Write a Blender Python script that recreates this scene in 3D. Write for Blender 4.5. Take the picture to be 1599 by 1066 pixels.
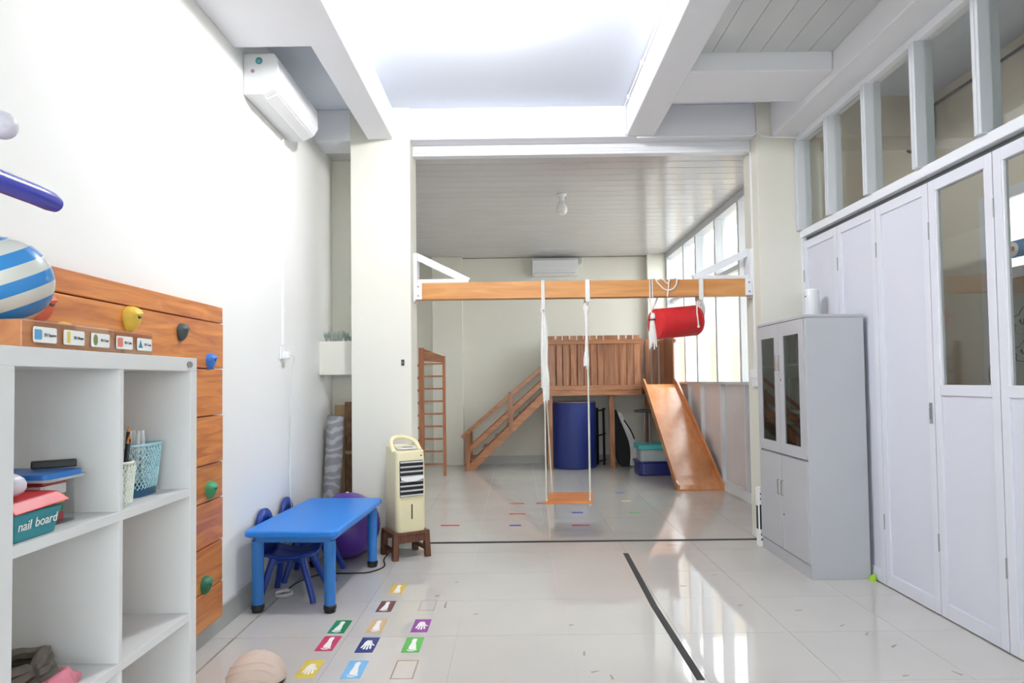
import bpy, bmesh, math, random
from mathutils import Vector, Matrix
random.seed(7)
PI = math.pi
scene = bpy.context.scene
COL = scene.collection
for o in list(bpy.data.objects): bpy.data.objects.remove(o)

# ------------------------------------------------------------------ camera
def cam_axes(yaw, pitch, roll):
    fwd = Vector((math.sin(yaw)*math.cos(pitch), math.cos(yaw)*math.cos(pitch), math.sin(pitch)))
    right = Vector((math.cos(yaw), -math.sin(yaw), 0)); up = right.cross(fwd)
    c, s = math.cos(roll), math.sin(roll)
    return c*right+s*up, -s*right+c*up, fwd
cd = bpy.data.cameras.new('camera'); cam = bpy.data.objects.new('camera', cd); COL.objects.link(cam)
r_, u_, f_ = cam_axes(-.004576, .033757, -.012945)
cam.matrix_world = Matrix(((r_.x, u_.x, -f_.x, 0), (r_.y, u_.y, -f_.y, 0), (r_.z, u_.z, -f_.z, 1.38), (0, 0, 0, 1)))
cd.sensor_width = 36; cd.lens = 24.0; cd.shift_y = 25.2/1599; cd.clip_start = .05
scene.camera = cam
# ------------------------------------------------------------------ world, exposure
w = bpy.data.worlds.new('sky'); scene.world = w; w.use_nodes = True
w.node_tree.nodes['Background'].inputs[0].default_value = (.93, .97, 1.0, 1)
w.node_tree.nodes['Background'].inputs[1].default_value = 7.0
vs = scene.view_settings; vs.view_transform = 'Standard'; vs.look = 'None'; vs.gamma = 1; vs.use_curve_mapping = False
vs.exposure = 0.60
LAMP = 520.0        # radiance of the bare ceiling bulb just above the picture
LAMP_COL = (1.0, .992, .98)

# ------------------------------------------------------------------ materials
def lin(c):
    c = c/255.0
    return c/12.92 if c <= .04045 else ((c+.055)/1.055)**2.4
def C(r, g, b): return (lin(r), lin(g), lin(b), 1)
MATS = {}
def mat(name, col, rough=.5, metal=0, spec=.5, var=0.0, vscale=4, bump=0, bscale=60, coat=0, emit=None, estr=0, trans=0, rnd=0):
    m = bpy.data.materials.new(name); m.use_nodes = True; nt = m.node_tree; b = nt.nodes['Principled BSDF']
    b.inputs['Base Color'].default_value = col; b.inputs['Roughness'].default_value = rough
    b.inputs['Metallic'].default_value = metal; b.inputs['Specular IOR Level'].default_value = spec
    b.inputs['Coat Weight'].default_value = coat
    if trans: b.inputs['Transmission Weight'].default_value = trans
    if emit: b.inputs['Emission Color'].default_value = emit; b.inputs['Emission Strength'].default_value = estr
    tc = nt.nodes.new('ShaderNodeTexCoord')
    if var:
        n = nt.nodes.new('ShaderNodeTexNoise'); n.inputs['Scale'].default_value = vscale; n.inputs['Detail'].default_value = 5
        nt.links.new(tc.outputs['Object'], n.inputs['Vector'])
        r = nt.nodes.new('ShaderNodeValToRGB'); r.color_ramp.elements[0].position = .3; r.color_ramp.elements[1].position = .7
        r.color_ramp.elements[0].color = tuple(max(0, x*(1-var)) for x in col[:3])+(1,)
        r.color_ramp.elements[1].color = tuple(min(1, x*(1+var)) for x in col[:3])+(1,)
        nt.links.new(n.outputs['Fac'], r.inputs['Fac'])
        out = r.outputs['Color']
        if rnd: out = rnd_node(nt, out, rnd)
        nt.links.new(out, b.inputs['Base Color'])
    if bump:
        n2 = nt.nodes.new('ShaderNodeTexNoise'); n2.inputs['Scale'].default_value = bscale; n2.inputs['Detail'].default_value = 4
        nt.links.new(tc.outputs['Object'], n2.inputs['Vector'])
        bp = nt.nodes.new('ShaderNodeBump'); bp.inputs['Strength'].default_value = bump; bp.inputs['Distance'].default_value = .01
        nt.links.new(n2.outputs['Fac'], bp.inputs['Height']); nt.links.new(bp.outputs['Normal'], b.inputs['Normal'])
    MATS[name] = m
    return m
def rnd_node(nt, sock, amt):
    oi = nt.nodes.new('ShaderNodeObjectInfo'); mr = nt.nodes.new('ShaderNodeMapRange')
    mr.inputs['To Min'].default_value = 1-amt; mr.inputs['To Max'].default_value = 1+amt
    nt.links.new(oi.outputs['Random'], mr.inputs['Value'])
    hs = nt.nodes.new('ShaderNodeHueSaturation'); nt.links.new(sock, hs.inputs['Color']); nt.links.new(mr.outputs['Result'], hs.inputs['Value'])
    return hs.outputs['Color']
def wood(name, c0, c1, axis, rough=.35, rnd=.12, scale=9, coat=.2):
    m = bpy.data.materials.new(name); m.use_nodes = True; nt = m.node_tree; b = nt.nodes['Principled BSDF']
    tc = nt.nodes.new('ShaderNodeTexCoord'); mp = nt.nodes.new('ShaderNodeMapping')
    s = [scale]*3; s['xyz'.index(axis)] = scale*.09; mp.inputs['Scale'].default_value = s
    nt.links.new(tc.outputs['Object'], mp.inputs['Vector'])
    n = nt.nodes.new('ShaderNodeTexNoise'); n.inputs['Scale'].default_value = 2.2; n.inputs['Detail'].default_value = 7; n.inputs['Distortion'].default_value = 1.2
    nt.links.new(mp.outputs['Vector'], n.inputs['Vector'])
    r = nt.nodes.new('ShaderNodeValToRGB'); e = r.color_ramp.elements; e[0].position = .32; e[1].position = .68
    e[0].color = c0; e[1].color = c1
    nt.links.new(n.outputs['Fac'], r.inputs['Fac']); nt.links.new(rnd_node(nt, r.outputs['Color'], rnd), b.inputs['Base Color'])
    b.inputs['Roughness'].default_value = rough; b.inputs['Coat Weight'].default_value = coat; b.inputs['Coat Roughness'].default_value = .2
    bp = nt.nodes.new('ShaderNodeBump'); bp.inputs['Strength'].default_value = .12; bp.inputs['Distance'].default_value = .004
    nt.links.new(n.outputs['Fac'], bp.inputs['Height']); nt.links.new(bp.outputs['Normal'], b.inputs['Normal'])
    MATS[name] = m; return m
def glass(name, tint=(1, 1, 1, 1), refl=.9):
    m = bpy.data.materials.new(name); m.use_nodes = True; nt = m.node_tree; nt.nodes.clear()
    o = nt.nodes.new('ShaderNodeOutputMaterial'); mx = nt.nodes.new('ShaderNodeMixShader'); t = nt.nodes.new('ShaderNodeBsdfTransparent')
    g = nt.nodes.new('ShaderNodeBsdfGlossy'); lw = nt.nodes.new('ShaderNodeLayerWeight'); lw.inputs['Blend'].default_value = .5
    t.inputs['Color'].default_value = tint; g.inputs['Roughness'].default_value = .02; g.inputs['Color'].default_value = (refl, refl, refl, 1)
    pw = nt.nodes.new('ShaderNodeMath'); pw.operation = 'POWER'; pw.inputs[1].default_value = 5; nt.links.new(lw.outputs['Facing'], pw.inputs[0])
    ma = nt.nodes.new('ShaderNodeMath'); ma.operation = 'MULTIPLY_ADD'; ma.inputs[1].default_value = .92; ma.inputs[2].default_value = .04; nt.links.new(pw.outputs[0], ma.inputs[0])
    nt.links.new(ma.outputs[0], mx.inputs[0]); nt.links.new(t.outputs[0], mx.inputs[1]); nt.links.new(g.outputs[0], mx.inputs[2])
    nt.links.new(mx.outputs[0], o.inputs['Surface']); MATS[name] = m; return m

mat('wall_white', C(236, 236, 233), .75, spec=.25, var=.015, vscale=1.2, bump=.04, bscale=120)
mat('column_cream', C(226, 224, 213), .7, spec=.3, var=.012, vscale=1.5, bump=.03, bscale=120)
mat('back_wall', C(226, 224, 213), .7, spec=.3, var=.03, vscale=.9, bump=.04, bscale=90)
mat('ceiling_white', C(228, 235, 248), .7, spec=.3)
mat('beam_white', C(236, 237, 242), .65, spec=.35, var=.01, vscale=2)
mat('pvc_ceiling', C(210, 209, 211), .14, spec=.55, var=.02, vscale=2, rnd=.02)
mat('pvc_side', C(205, 207, 208), .2, spec=.5, var=.02, vscale=2, rnd=.02)
mat('tile', C(206, 203, 198), .045, spec=.6, var=.035, vscale=1.6, rnd=.012)
mat('scuff', C(150, 141, 130), .7, var=.3, vscale=12)
mat('grout', C(188, 184, 178), .6, var=.15, vscale=3)
mat('baseboard', C(170, 170, 165), .3, var=.05, vscale=5)
mat('black_rubber', C(30, 31, 33), .55, var=.1, vscale=20)
mat('door_white', C(224, 226, 236), .42, spec=.4)
mat('door_panel', C(219, 221, 233), .5, spec=.35)
mat('alu_grey', C(210, 214, 220), .4, spec=.4)
mat('alu_white', C(235, 238, 244), .35, spec=.5)
mat('patchy_dark', C(112, 108, 98), .9, var=.6, vscale=5)
mat('door_track', C(96, 98, 100), .5)
mat('back_panel', C(228, 223, 226), .4, var=.03, vscale=3)
mat('corridor', C(235, 225, 208), .75, var=.03, vscale=1)
mat('outside_wall', C(160, 147, 130), .8, var=.02, vscale=1)
mat('ground', C(170, 168, 162), .9, var=.1, vscale=2)
glass('pane_glass', (.97, .985, .98, 1)); glass('cabinet_glass', (.55, .6, .6, 1)); glass('clear_plastic', (.97, .98, .985, 1), .6)
mat('white_plastic', C(240, 241, 243), .35)
mat('white_gloss', C(224, 226, 229), .25)
mat('shelf_white', C(226, 226, 226), .45, spec=.4, var=.01, vscale=4)
mat('grey_metal', C(150, 152, 155), .35, metal=.6)
mat('chrome', C(190, 192, 196), .2, metal=1)
mat('cabinet_grey', C(186, 187, 192), .4, spec=.45, var=.012, vscale=3)
mat('cabinet_inside', C(150, 152, 156), .6)
wood('climb_wood', C(168, 88, 36), C(214, 138, 66), 'y', .4, .08)
wood('pine_beam', C(188, 124, 62), C(212, 152, 88), 'x', .4, .03, 7)
wood('play_wood', C(132, 82, 52), C(178, 122, 84), 'z', .4, .14)
wood('play_wood_x', C(146, 92, 58), C(184, 126, 84), 'x', .4, .1)
wood('slide_wood', C(208, 130, 76), C(226, 156, 98), 'y', .22, .03, 3, .6)
wood('ladder_wood', C(150, 88, 54), C(186, 118, 76), 'z', .4, .06)
wood('stool_wood', C(78, 44, 28), C(112, 68, 44), 'z', .45, .08)
wood('box_wood', C(172, 104, 60), C(204, 136, 86), 'y', .45, .04)
wood('swing_wood', C(196, 112, 48), C(218, 136, 66), 'x', .35, .03)
mat('table_blue', C(36, 132, 226), .38, spec=.5)
mat('leg_blue', C(48, 122, 200), .35, var=.05, vscale=6)
mat('chair_blue', C(28, 62, 152), .35)
mat('purple_ball', C(92, 56, 150), .3, var=.08, vscale=5)
mat('red_vinyl', C(206, 38, 42), .38, spec=.45, var=.04, vscale=9)
mat('navy_vinyl', C(30, 48, 118), .45, var=.06, vscale=5)
mat('rope', C(238, 238, 234), .85, bump=.5, bscale=180, var=.03, vscale=30)
mat('rope_dim', C(216, 214, 202), .85, bump=.4, bscale=180)
mat('cooler_cream', C(238, 228, 188), .4, spec=.45)
mat('dark_plastic', C(30, 31, 34), .4)
mat('silver_slat', C(196, 198, 198), .35)
mat('black_cloth', C(26, 27, 30), .8, var=.2, vscale=12)
mat('grey_cloth', C(206, 208, 210), .8, var=.1, vscale=12)
mat('teal_plastic', C(72, 178, 178), .35); mat('teal_box', C(40, 140, 152), .45, var=.04, vscale=8)
mat('navy_plastic', C(38, 44, 112), .35); mat('frosted', C(170, 182, 186), .4, spec=.4)
mat('red_card', C(206, 46, 52), .4, var=.08, vscale=20)
mat('white_paper', C(244, 244, 242), .7); mat('bag_white', C(226, 222, 234), .35, var=.05, vscale=20)
mat('lid_blue', C(44, 122, 206), .3); mat('basket_blue', C(184, 226, 236), .4); mat('basket_base', C(42, 98, 134), .4)
mat('cup_white', C(236, 240, 230), .4); mat('yellow', C(226, 200, 84), .45); mat('green', C(70, 140, 92), .45)
mat('orange_pencil', C(214, 140, 72), .5); mat('pencil_black', C(28, 28, 34), .4)
mat('coil_grey', C(126, 118, 108), .7, var=.25, vscale=25); mat('pink_cloth', C(214, 128, 144), .85, var=.15, vscale=14); mat('purple_bit', C(160, 136, 170), .5)
mat('hold_yellow', C(226, 190, 72), .5, bump=.2); mat('hold_grey', C(70, 80, 78), .5, bump=.2); mat('hold_blue', C(58, 120, 206), .45, bump=.2)
mat('hold_green', C(64, 156, 108), .5, bump=.2); mat('hold_dkgreen', C(40, 116, 84), .5, bump=.2); mat('hold_red', C(206, 96, 66), .5, bump=.2)
mat('bar_blue', C(58, 66, 186), .25, spec=.6); mat('bulb_white', C(240, 240, 238), .15, spec=.6)
mat('skin', C(206, 156, 128), .5, var=.04, vscale=9); mat('scarf', C(208, 186, 172), .85, var=.04, vscale=7, bump=.15, bscale=30)
mat('tunic', C(214, 196, 186), .85, var=.05, vscale=9); mat('hair', C(30, 24, 22), .5)
mat('rug_brown', C(128, 98, 72), .9, var=.3, vscale=16, bump=.3); mat('cardboard', C(186, 156, 116), .8, var=.08, vscale=8)
mat('lime', C(170, 220, 60), .5); mat('sign_blue', C(112, 158, 206), .4); mat('plant_grey', C(150, 160, 152), .7, var=.2, vscale=25)
mat('whiteboard', C(176, 178, 172), .3); mat('ink', C(70, 74, 72), .6); mat('ink_green', C(120, 160, 110), .6)
mat('cable_black', C(24, 24, 26), .5); mat('cable_white', C(222, 222, 218), .5); mat('cable_grey', C(96, 98, 100), .5)
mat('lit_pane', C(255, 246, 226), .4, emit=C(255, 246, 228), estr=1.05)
mat('lamp_glow', (1, 1, 1, 1), .4, emit=LAMP_COL+(1,), estr=LAMP)
# striped ball, patterned rug: special materials
def band_mat(name, ca, cb, freq, rot, rough, mode='z'):
    m = bpy.data.materials.new(name); m.use_nodes = True; nt = m.node_tree; b = nt.nodes['Principled BSDF']
    tc = nt.nodes.new('ShaderNodeTexCoord'); mp = nt.nodes.new('ShaderNodeMapping'); mp.inputs['Rotation'].default_value = rot
    nt.links.new(tc.outputs['Object'], mp.inputs['Vector'])
    sx = nt.nodes.new('ShaderNodeSeparateXYZ'); nt.links.new(mp.outputs['Vector'], sx.inputs[0])
    a = nt.nodes.new('ShaderNodeMath'); a.operation = 'MULTIPLY'; a.inputs[1].default_value = freq; nt.links.new(sx.outputs['Z'], a.inputs[0])
    s = nt.nodes.new('ShaderNodeMath'); s.operation = 'SINE'; nt.links.new(a.outputs[0], s.inputs[0])
    g = nt.nodes.new('ShaderNodeMath'); g.operation = 'GREATER_THAN'; g.inputs[1].default_value = 0; nt.links.new(s.outputs[0], g.inputs[0])
    mx = nt.nodes.new('ShaderNodeMix'); mx.data_type = 'RGBA'; nt.links.new(g.outputs[0], mx.inputs['Factor'])
    mx.inputs['A'].default_value = ca; mx.inputs['B'].default_value = cb; nt.links.new(mx.outputs['Result'], b.inputs['Base Color'])
    b.inputs['Roughness'].default_value = rough; MATS[name] = m
band_mat('striped', C(54, 138, 208), C(212, 214, 206), 118, (-.42, .22, 0), .18)
def rug_mat():
    m = mat('rug_grey', C(150, 150, 154), .95, bump=.3, bscale=200); nt = m.node_tree; b = nt.nodes['Principled BSDF']
    tc = nt.nodes.new('ShaderNodeTexCoord'); wv = nt.nodes.new('ShaderNodeTexWave'); wv.bands_direction = 'Z'
    wv.inputs['Scale'].default_value = 4; wv.inputs['Distortion'].default_value = 9; wv.inputs['Detail'].default_value = 2; wv.inputs['Detail Scale'].default_value = 1.4
    nt.links.new(tc.outputs['Object'], wv.inputs['Vector'])
    r = nt.nodes.new('ShaderNodeValToRGB'); r.color_ramp.elements[0].color = C(138, 138, 142); r.color_ramp.elements[1].color = C(168, 166, 172)
    r.color_ramp.elements[0].position = .62; r.color_ramp.elements[1].position = .72
    nt.links.new(wv.outputs['Fac'], r.inputs['Fac']); nt.links.new(r.outputs['Color'], b.inputs['Base Color'])
rug_mat()

# ------------------------------------------------------------------ mesh builder
class MB:
    def __init__(s): s.v = []; s.f = []
    def add(s, v, f):
        n = len(s.v); s.v += [tuple(p) for p in v]; s.f += [tuple(i+n for i in q) for q in f]; return s
    def box(s, x0, x1, y0, y1, z0, z1):
        v = [(x, y, z) for z in (z0, z1) for y in (y0, y1) for x in (x0, x1)]
        return s.add(v, [(0, 2, 3, 1), (4, 5, 7, 6), (0, 1, 5, 4), (2, 6, 7, 3), (0, 4, 6, 2), (1, 3, 7, 5)])
    def obox(s, p, q, wdt, hgt, up=(0, 0, 1)):          # bar from p to q with a rectangular section
        p, q = Vector(p), Vector(q); d = (q-p).normalized(); a = d.cross(Vector(up)).normalized(); b = a.cross(d)
        v = [e+a*sa*wdt/2+b*sb*hgt/2 for e in (p, q) for sb in (-1, 1) for sa in (-1, 1)]
        return s.add(v, [(0, 2, 3, 1), (4, 5, 7, 6), (0, 1, 5, 4), (2, 6, 7, 3), (0, 4, 6, 2), (1, 3, 7, 5)])
    def tube(s, pts, r, n=8, cap=True):
        pts = [Vector(p) for p in pts]; m = len(pts); rs = r if isinstance(r, (list, tuple)) else [r]*m
        d0 = (pts[1]-pts[0]).normalized(); a = d0.orthogonal().normalized(); v = []
        for i, p in enumerate(pts):
            d = (pts[min(i+1, m-1)]-pts[max(i-1, 0)]).normalized()
            a = (a-d*a.dot(d)).normalized(); b = d.cross(a)
            v += [p+(a*math.cos(2*PI*k/n)+b*math.sin(2*PI*k/n))*rs[i] for k in range(n)]
        f = [(i*n+k, i*n+(k+1) % n, (i+1)*n+(k+1) % n, (i+1)*n+k) for i in range(m-1) for k in range(n)]
        if cap: f += [tuple(range(n-1, -1, -1)), tuple((m-1)*n+k for k in range(n))]
        return s.add(v, f)
    def lathe(s, prof, n=24, c=(0, 0, 0), sx=1, sy=1, cap=True):
        v = []; m = len(prof)
        for r, z in prof: v += [(c[0]+r*sx*math.cos(2*PI*k/n), c[1]+r*sy*math.sin(2*PI*k/n), c[2]+z) for k in range(n)]
        f = [(i*n+k, i*n+(k+1) % n, (i+1)*n+(k+1) % n, (i+1)*n+k) for i in range(m-1) for k in range(n)]
        if cap: f += [tuple(range(n-1, -1, -1)), tuple((m-1)*n+k for k in range(n))]
        return s.add(v, f)
    def ball(s, c, r, n=20, m=12, sc=(1, 1, 1)):
        v = [(c[0], c[1], c[2]-r*sc[2])]
        for i in range(1, m):
            t = -PI/2+PI*i/m
            v += [(c[0]+r*sc[0]*math.cos(t)*math.cos(2*PI*k/n), c[1]+r*sc[1]*math.cos(t)*math.sin(2*PI*k/n), c[2]+r*sc[2]*math.sin(t)) for k in range(n)]
        v.append((c[0], c[1], c[2]+r*sc[2])); L = len(v)-1
        f = [(0, 1+(k+1) % n, 1+k) for k in range(n)]
        for i in range(m-2): f += [(1+i*n+k, 1+i*n+(k+1) % n, 1+(i+1)*n+(k+1) % n, 1+(i+1)*n+k) for k in range(n)]
        f += [(1+(m-2)*n+k, 1+(m-2)*n+(k+1) % n, L) for k in range(n)]
        return s.add(v, f)
    def prism(s, poly, a0, a1, axis='z'):               # outline extruded along an axis; poly in the other two axes in xyz order
        n = len(poly)
        def P(u, v, w): return {'z': (u, v, w), 'y': (u, w, v), 'x': (w, u, v)}[axis]
        v = [P(p[0], p[1], a0) for p in poly]+[P(p[0], p[1], a1) for p in poly]
        f = [tuple(range(n)), tuple(range(2*n-1, n-1, -1))]+[(k, k+n, (k+1) % n+n, (k+1) % n) for k in range(n)]
        return s.add(v, f)
    def move(s, M):
        s.v = [tuple(M @ Vector(p)) for p in s.v]; return s
def rrect(x0, x1, y0, y1, r, n=5):
    out = []
    for cx, cy, a in ((x1-r, y1-r, 0), (x0+r, y1-r, PI/2), (x0+r, y0+r, PI), (x1-r, y0+r, 1.5*PI)):
        out += [(cx+r*math.cos(a+PI/2*k/n), cy+r*math.sin(a+PI/2*k/n)) for k in range(n+1)]
    return out
def obj(name, mb, m, parent=None, loc=None, smooth=False, bevel=0, seg=2, kind=None, world=False, weld=False, label=None):
    """ONE mesh object. loc: origin of a parentless thing given in world verts; world=True: verts are world, shift to the parent's frame."""
    off = Vector((0, 0, 0))
    if loc is not None: off = Vector(loc)
    elif world and parent is not None:
        off = Vector(parent.location)
        if parent.parent is not None: off = off+Vector(parent.parent.location)
    me = bpy.data.meshes.new(name); me.from_pydata([tuple(Vector(p)-off) for p in mb.v], [], mb.f)
    bm = bmesh.new(); bm.from_mesh(me)
    if weld: bmesh.ops.remove_doubles(bm, verts=bm.verts, dist=1e-5)
    bmesh.ops.recalc_face_normals(bm, faces=bm.faces); bm.to_mesh(me); bm.free()
    if smooth: me.shade_smooth(); me.set_sharp_from_angle(angle=math.radians(38))
    me.materials.append(MATS[m] if isinstance(m, str) else m)
    o = bpy.data.objects.new(name, me); COL.objects.link(o)
    if loc is not None: o.location = loc
    if parent is not None: o.parent = parent
    if bevel:
        b = o.modifiers.new('bevel', 'BEVEL'); b.width = bevel; b.segments = seg; b.limit_method = 'ANGLE'; b.angle_limit = .6
    if kind: o['kind'] = kind
    if label: o['label'] = label
    return o
def struct(name, mb, m, **k):
    o = obj(name, mb, m, kind='structure', **k); return o
def thing(name, label, cat, loc=(0, 0, 0), rotz=0, group=None, kind=None):
    o = bpy.data.objects.new(name, None); COL.objects.link(o); o.location = loc; o.rotation_euler = (0, 0, rotz); o.empty_display_size = .1
    if kind: o['kind'] = kind
    if label: o['label'] = label; o['category'] = cat
    if group: o['group'] = group
    return o
def tag(o, label, cat, group=None):
    o['label'] = label; o['category'] = cat
    if group: o['group'] = group
    return o
def copy_tree(o, parent=None):
    c = o.copy(); COL.objects.link(c); c.parent = parent
    for ch in [x for x in bpy.data.objects if x.parent == o]: copy_tree(ch, c)
    return c
def box(*a): return MB().box(*a)
def text_mesh(name, s, size, m, parent, M):
    cu = bpy.data.curves.new(name, 'FONT'); cu.body = s; cu.size = size; cu.align_x = 'CENTER'; cu.align_y = 'CENTER'; cu.extrude = .0004
    t = bpy.data.objects.new(name, cu); COL.objects.link(t)
    me = bpy.data.meshes.new_from_object(t.evaluated_get(bpy.context.evaluated_depsgraph_get())); bpy.data.objects.remove(t); bpy.data.curves.remove(cu)
    me.transform(M); me.materials.append(MATS[m]); o = bpy.data.objects.new(name, me); COL.objects.link(o); o.parent = parent; return o
def catenary(p, q, sag, n=12):
    p, q = Vector(p), Vector(q); return [p.lerp(q, i/n)-Vector((0, 0, sag*4*(i/n)*(1-i/n))) for i in range(n+1)]
def spline(pts, n=6):
    P = [Vector(p) for p in pts]; P = [P[0]*2-P[1]]+P+[P[-1]*2-P[-2]]; out = []
    for i in range(1, len(P)-2):
        a, b, c, d = P[i-1:i+3]
        for k in range(n):
            t = k/n; out.append(.5*((2*b)+(c-a)*t+(2*a-5*b+4*c-d)*t*t+(3*b-a-3*c+d)*t**3))
    return out+[P[-2]]

# ================================================================== the setting
LW, RW, BR, BK, FR = -1.69, 2.42, 2.60, 11.45, -3.0       # left wall, folding doors, back-room right wall, back wall, wall behind camera
fl = struct('floor', box(LW-.1, 3.6, FR, BK+.1, -.12, -.0025), 'grout')
xs = [LW, -1.545]+[-.335-.6+.6*k for k in range(6)]+[RW]
ys = [3.753+.6*k for k in range(-11, 4)]
def tiles(xs, ys):
    for i in range(len(xs)-1):
        for j in range(len(ys)-1):
            g = .0011
            if xs[i+1]-xs[i] < .02 or ys[j+1]-ys[j] < .02: continue
            obj('floor_tile', box(xs[i]+g, xs[i+1]-g, ys[j]+g, ys[j+1]-g, -.012, 0), 'tile', fl)
tiles(xs, [FR]+[y for y in ys if y > FR+.05]+[5.87])
tiles([LW, -1.545]+[-.945+.6*k for k in range(6)]+[BR], [5.9]+[6.25+.6*k for k in range(9)]+[BK])
obj('dirty_joint', box(-1.553, -1.541, 1.5, 5.6, -.01, .0006), 'scuff', fl)
obj('corridor_floor', box(RW+.02, 3.5, FR, 6.5, -.012, 0), 'tile', fl)
struct('trim_1', box(-.867, 2.06, 5.868, 5.902, -.01, .007), 'black_rubber', bevel=.003)
struct('wall_left', box(LW-.12, LW, FR, BK, -.1, 3.95), 'wall_white')
struct('baseboard_left', box(LW, LW+.02, FR, 6.3, 0, .13), 'baseboard', bevel=.002)
struct('wall_alcove', box(LW, -1.30, 6.3, 6.42, 0, 3.6), 'back_wall')
struct('wall_front', MB().box(LW-.12, 3.6, FR-.12, FR, -.1, 1.1).box(LW-.12, 3.6, FR-.12, FR, 2.9, 3.95).box(LW-.12, -1.2, FR-.12, FR, 1.1, 2.9).box(2.1, 3.6, FR-.12, FR, 1.1, 2.9), 'wall_white')
wf = struct('window_front_offscreen', MB().box(-1.2, 2.1, FR-.09, FR-.03, 1.1, 1.16).box(-1.2, 2.1, FR-.09, FR-.03, 2.84, 2.9), 'alu_white')
for k in range(4):
    x = -1.2+k*1.08; obj('mullion', box(x, x+.06, FR-.09, FR-.03, 1.16, 2.84), 'alu_white', wf)
    if k < 3: obj('pane', box(x+.06, x+1.08, FR-.065, FR-.059, 1.16, 2.84), 'pane_glass', wf)
struct('wall_back', box(LW-.12, BR+.12, BK, BK+.12, -.1, 3.95), 'back_wall')
struct('baseboard_back', MB().box(-.85, 2.2, BK-.015, BK, 0, .13), 'baseboard')
struct('wall_pillar_left', box(-1.37, -.867, 5.70, 6.05, 0, 3.95), 'column_cream', bevel=.006)
struct('wall_pillar_right', box(2.06, BR, 5.70, 6.05, 0, 3.95), 'column_cream', bevel=.006)
struct('wall_back_pillar_left', box(-1.367, -.867, 11.3, BK, 0, 3.45), 'back_wall', bevel=.006)
struct('wall_back_pillar_right', box(2.21, BR, 11.28, BK, 0, 3.45), 'back_wall', bevel=.006)
# ceilings and beams
ce = struct('ceiling', box(LW-.12, 3.6, FR-.12, 6.1, 3.70, 3.95), 'ceiling_white')
struct('ceiling_corridor', box(BR, 3.62, 6.1, 6.62, 3.70, 3.95), 'ceiling_white')
def beam(*a): return obj('beam', box(*a), 'beam_white', ce, bevel=.008)
obj('beam', MB().prism([(LW, FR), (-1.01, FR), (-1.01, 5.70), (-1.22, 5.70), (-1.22, 4.09), (LW, 4.09)], 3.43, 3.70), 'beam_white', ce, bevel=.006); beam(.965, 1.20, FR, 5.70, 3.43, 3.70)
beam(LW, 2.06, 5.715, 6.04, 3.43, 3.70)
beam(1.20, 2.18, 4.57, 5.09, 3.455, 3.70)
beam(2.18, RW+.1, FR, 5.70, 3.40, 3.70)
cs = struct('ceiling_side', box(1.20, 2.18, FR, 4.57, 3.60, 3.70), 'pvc_side')
for k in range(6):
    x0 = 1.20+k*.1633; obj('ceiling_plank', box(x0+.0015, x0+.1618, FR, 4.57, 3.585, 3.60), 'pvc_side', cs)
cb = struct('ceiling_back', box(LW, BR, 6.05, BK, 3.46, 3.6), 'pvc_ceiling')
for k in range(27):
    y0 = 6.05+k*.2
    obj('ceiling_plank', box(LW, BR, y0+.004, min(y0+.196, BK), 3.45, 3.462), 'pvc_ceiling', cb, bevel=.002, seg=1)
tr = struct('trim_2', box(-.867, 2.06, 5.86, 5.95, 3.335, 3.43), 'alu_white', bevel=.004)
for z in (3.36, 3.385): obj('rib', box(-.86, 2.055, 5.852, 5.862, z, z+.008), 'beam_white', tr)
struct('trim_6', box(-.867, 2.21, BK-.012, BK, 3.443, 3.45), 'patchy_dark')  # thin strip in patchy dark colour along the top of the back wall
# folding doors
edges = [5.68, 5.09, 4.545, 3.965, 3.425, 2.88, 2.33]
TOP = 2.505
def leaf(n, y1, y0, glazed, handle):
    d = struct('door_%d' % n, MB().box(RW, RW+.04, y0+.003, y0+.06, .006, TOP).box(RW, RW+.04, y1-.06, y1-.003, .006, TOP)
               .box(RW, RW+.04, y0+.06, y1-.06, .006, .09).box(RW, RW+.04, y0+.06, y1-.06, TOP-.065, TOP), 'door_white', bevel=.003)
    a, b = y0+.06, y1-.06
    if glazed:
        obj('mid_rail', box(RW, RW+.04, a, b, 1.265, 1.325), 'door_white', d, bevel=.003)
        obj('panel', box(RW+.012, RW+.028, a, b, .09, 1.265), 'door_panel', d)
        obj('pane', box(RW+.017, RW+.023, a, b, 1.325, TOP-.065), 'pane_glass', d)
        obj('glazing_bead', MB().box(RW+.005, RW+.017, a, a+.012, 1.325, TOP-.065).box(RW+.005, RW+.017, b-.012, b, 1.325, TOP-.065), 'alu_white', d)
    else:
        obj('panel', box(RW+.012, RW+.028, a, b, .09, TOP-.065), 'door_panel', d)
    if handle: obj('lock_plate', MB().box(RW-.006, RW, y0+.018, y0+.044, 1.10, 1.22).box(RW-.012, RW-.006, y0+.026, y0+.036, 1.13, 1.19), 'grey_metal', d, bevel=.002)
    for z in (2.22, .42): obj('hinge', MB().tube([(RW-.001, y1, z-.05), (RW-.001, y1, z+.05)], .004, 8), 'grey_metal', d)
for k in range(6): leaf(k+1, edges[k], edges[k+1], k >= 3, k == 2)
struct('trim_3', box(RW+.028, RW+.05, 2.33, 5.70, TOP-.01, 2.545), 'door_track')
struct('trim_4', box(RW-.02, RW+.06, 2.33, 5.70, 2.54, 2.60), 'alu_white', bevel=.004)
struct('trim_5', box(RW-.01, RW+.05, 5.68, 5.70, 0, 2.54), 'alu_white')
wn = struct('window_2', box(RW-.03, RW+.06, 2.33, 5.70, 3.35, 3.40), 'alu_white', bevel=.003)
my = [5.64, 5.10, 4.54, 3.97, 3.42, 2.87, 2.33]
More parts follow.
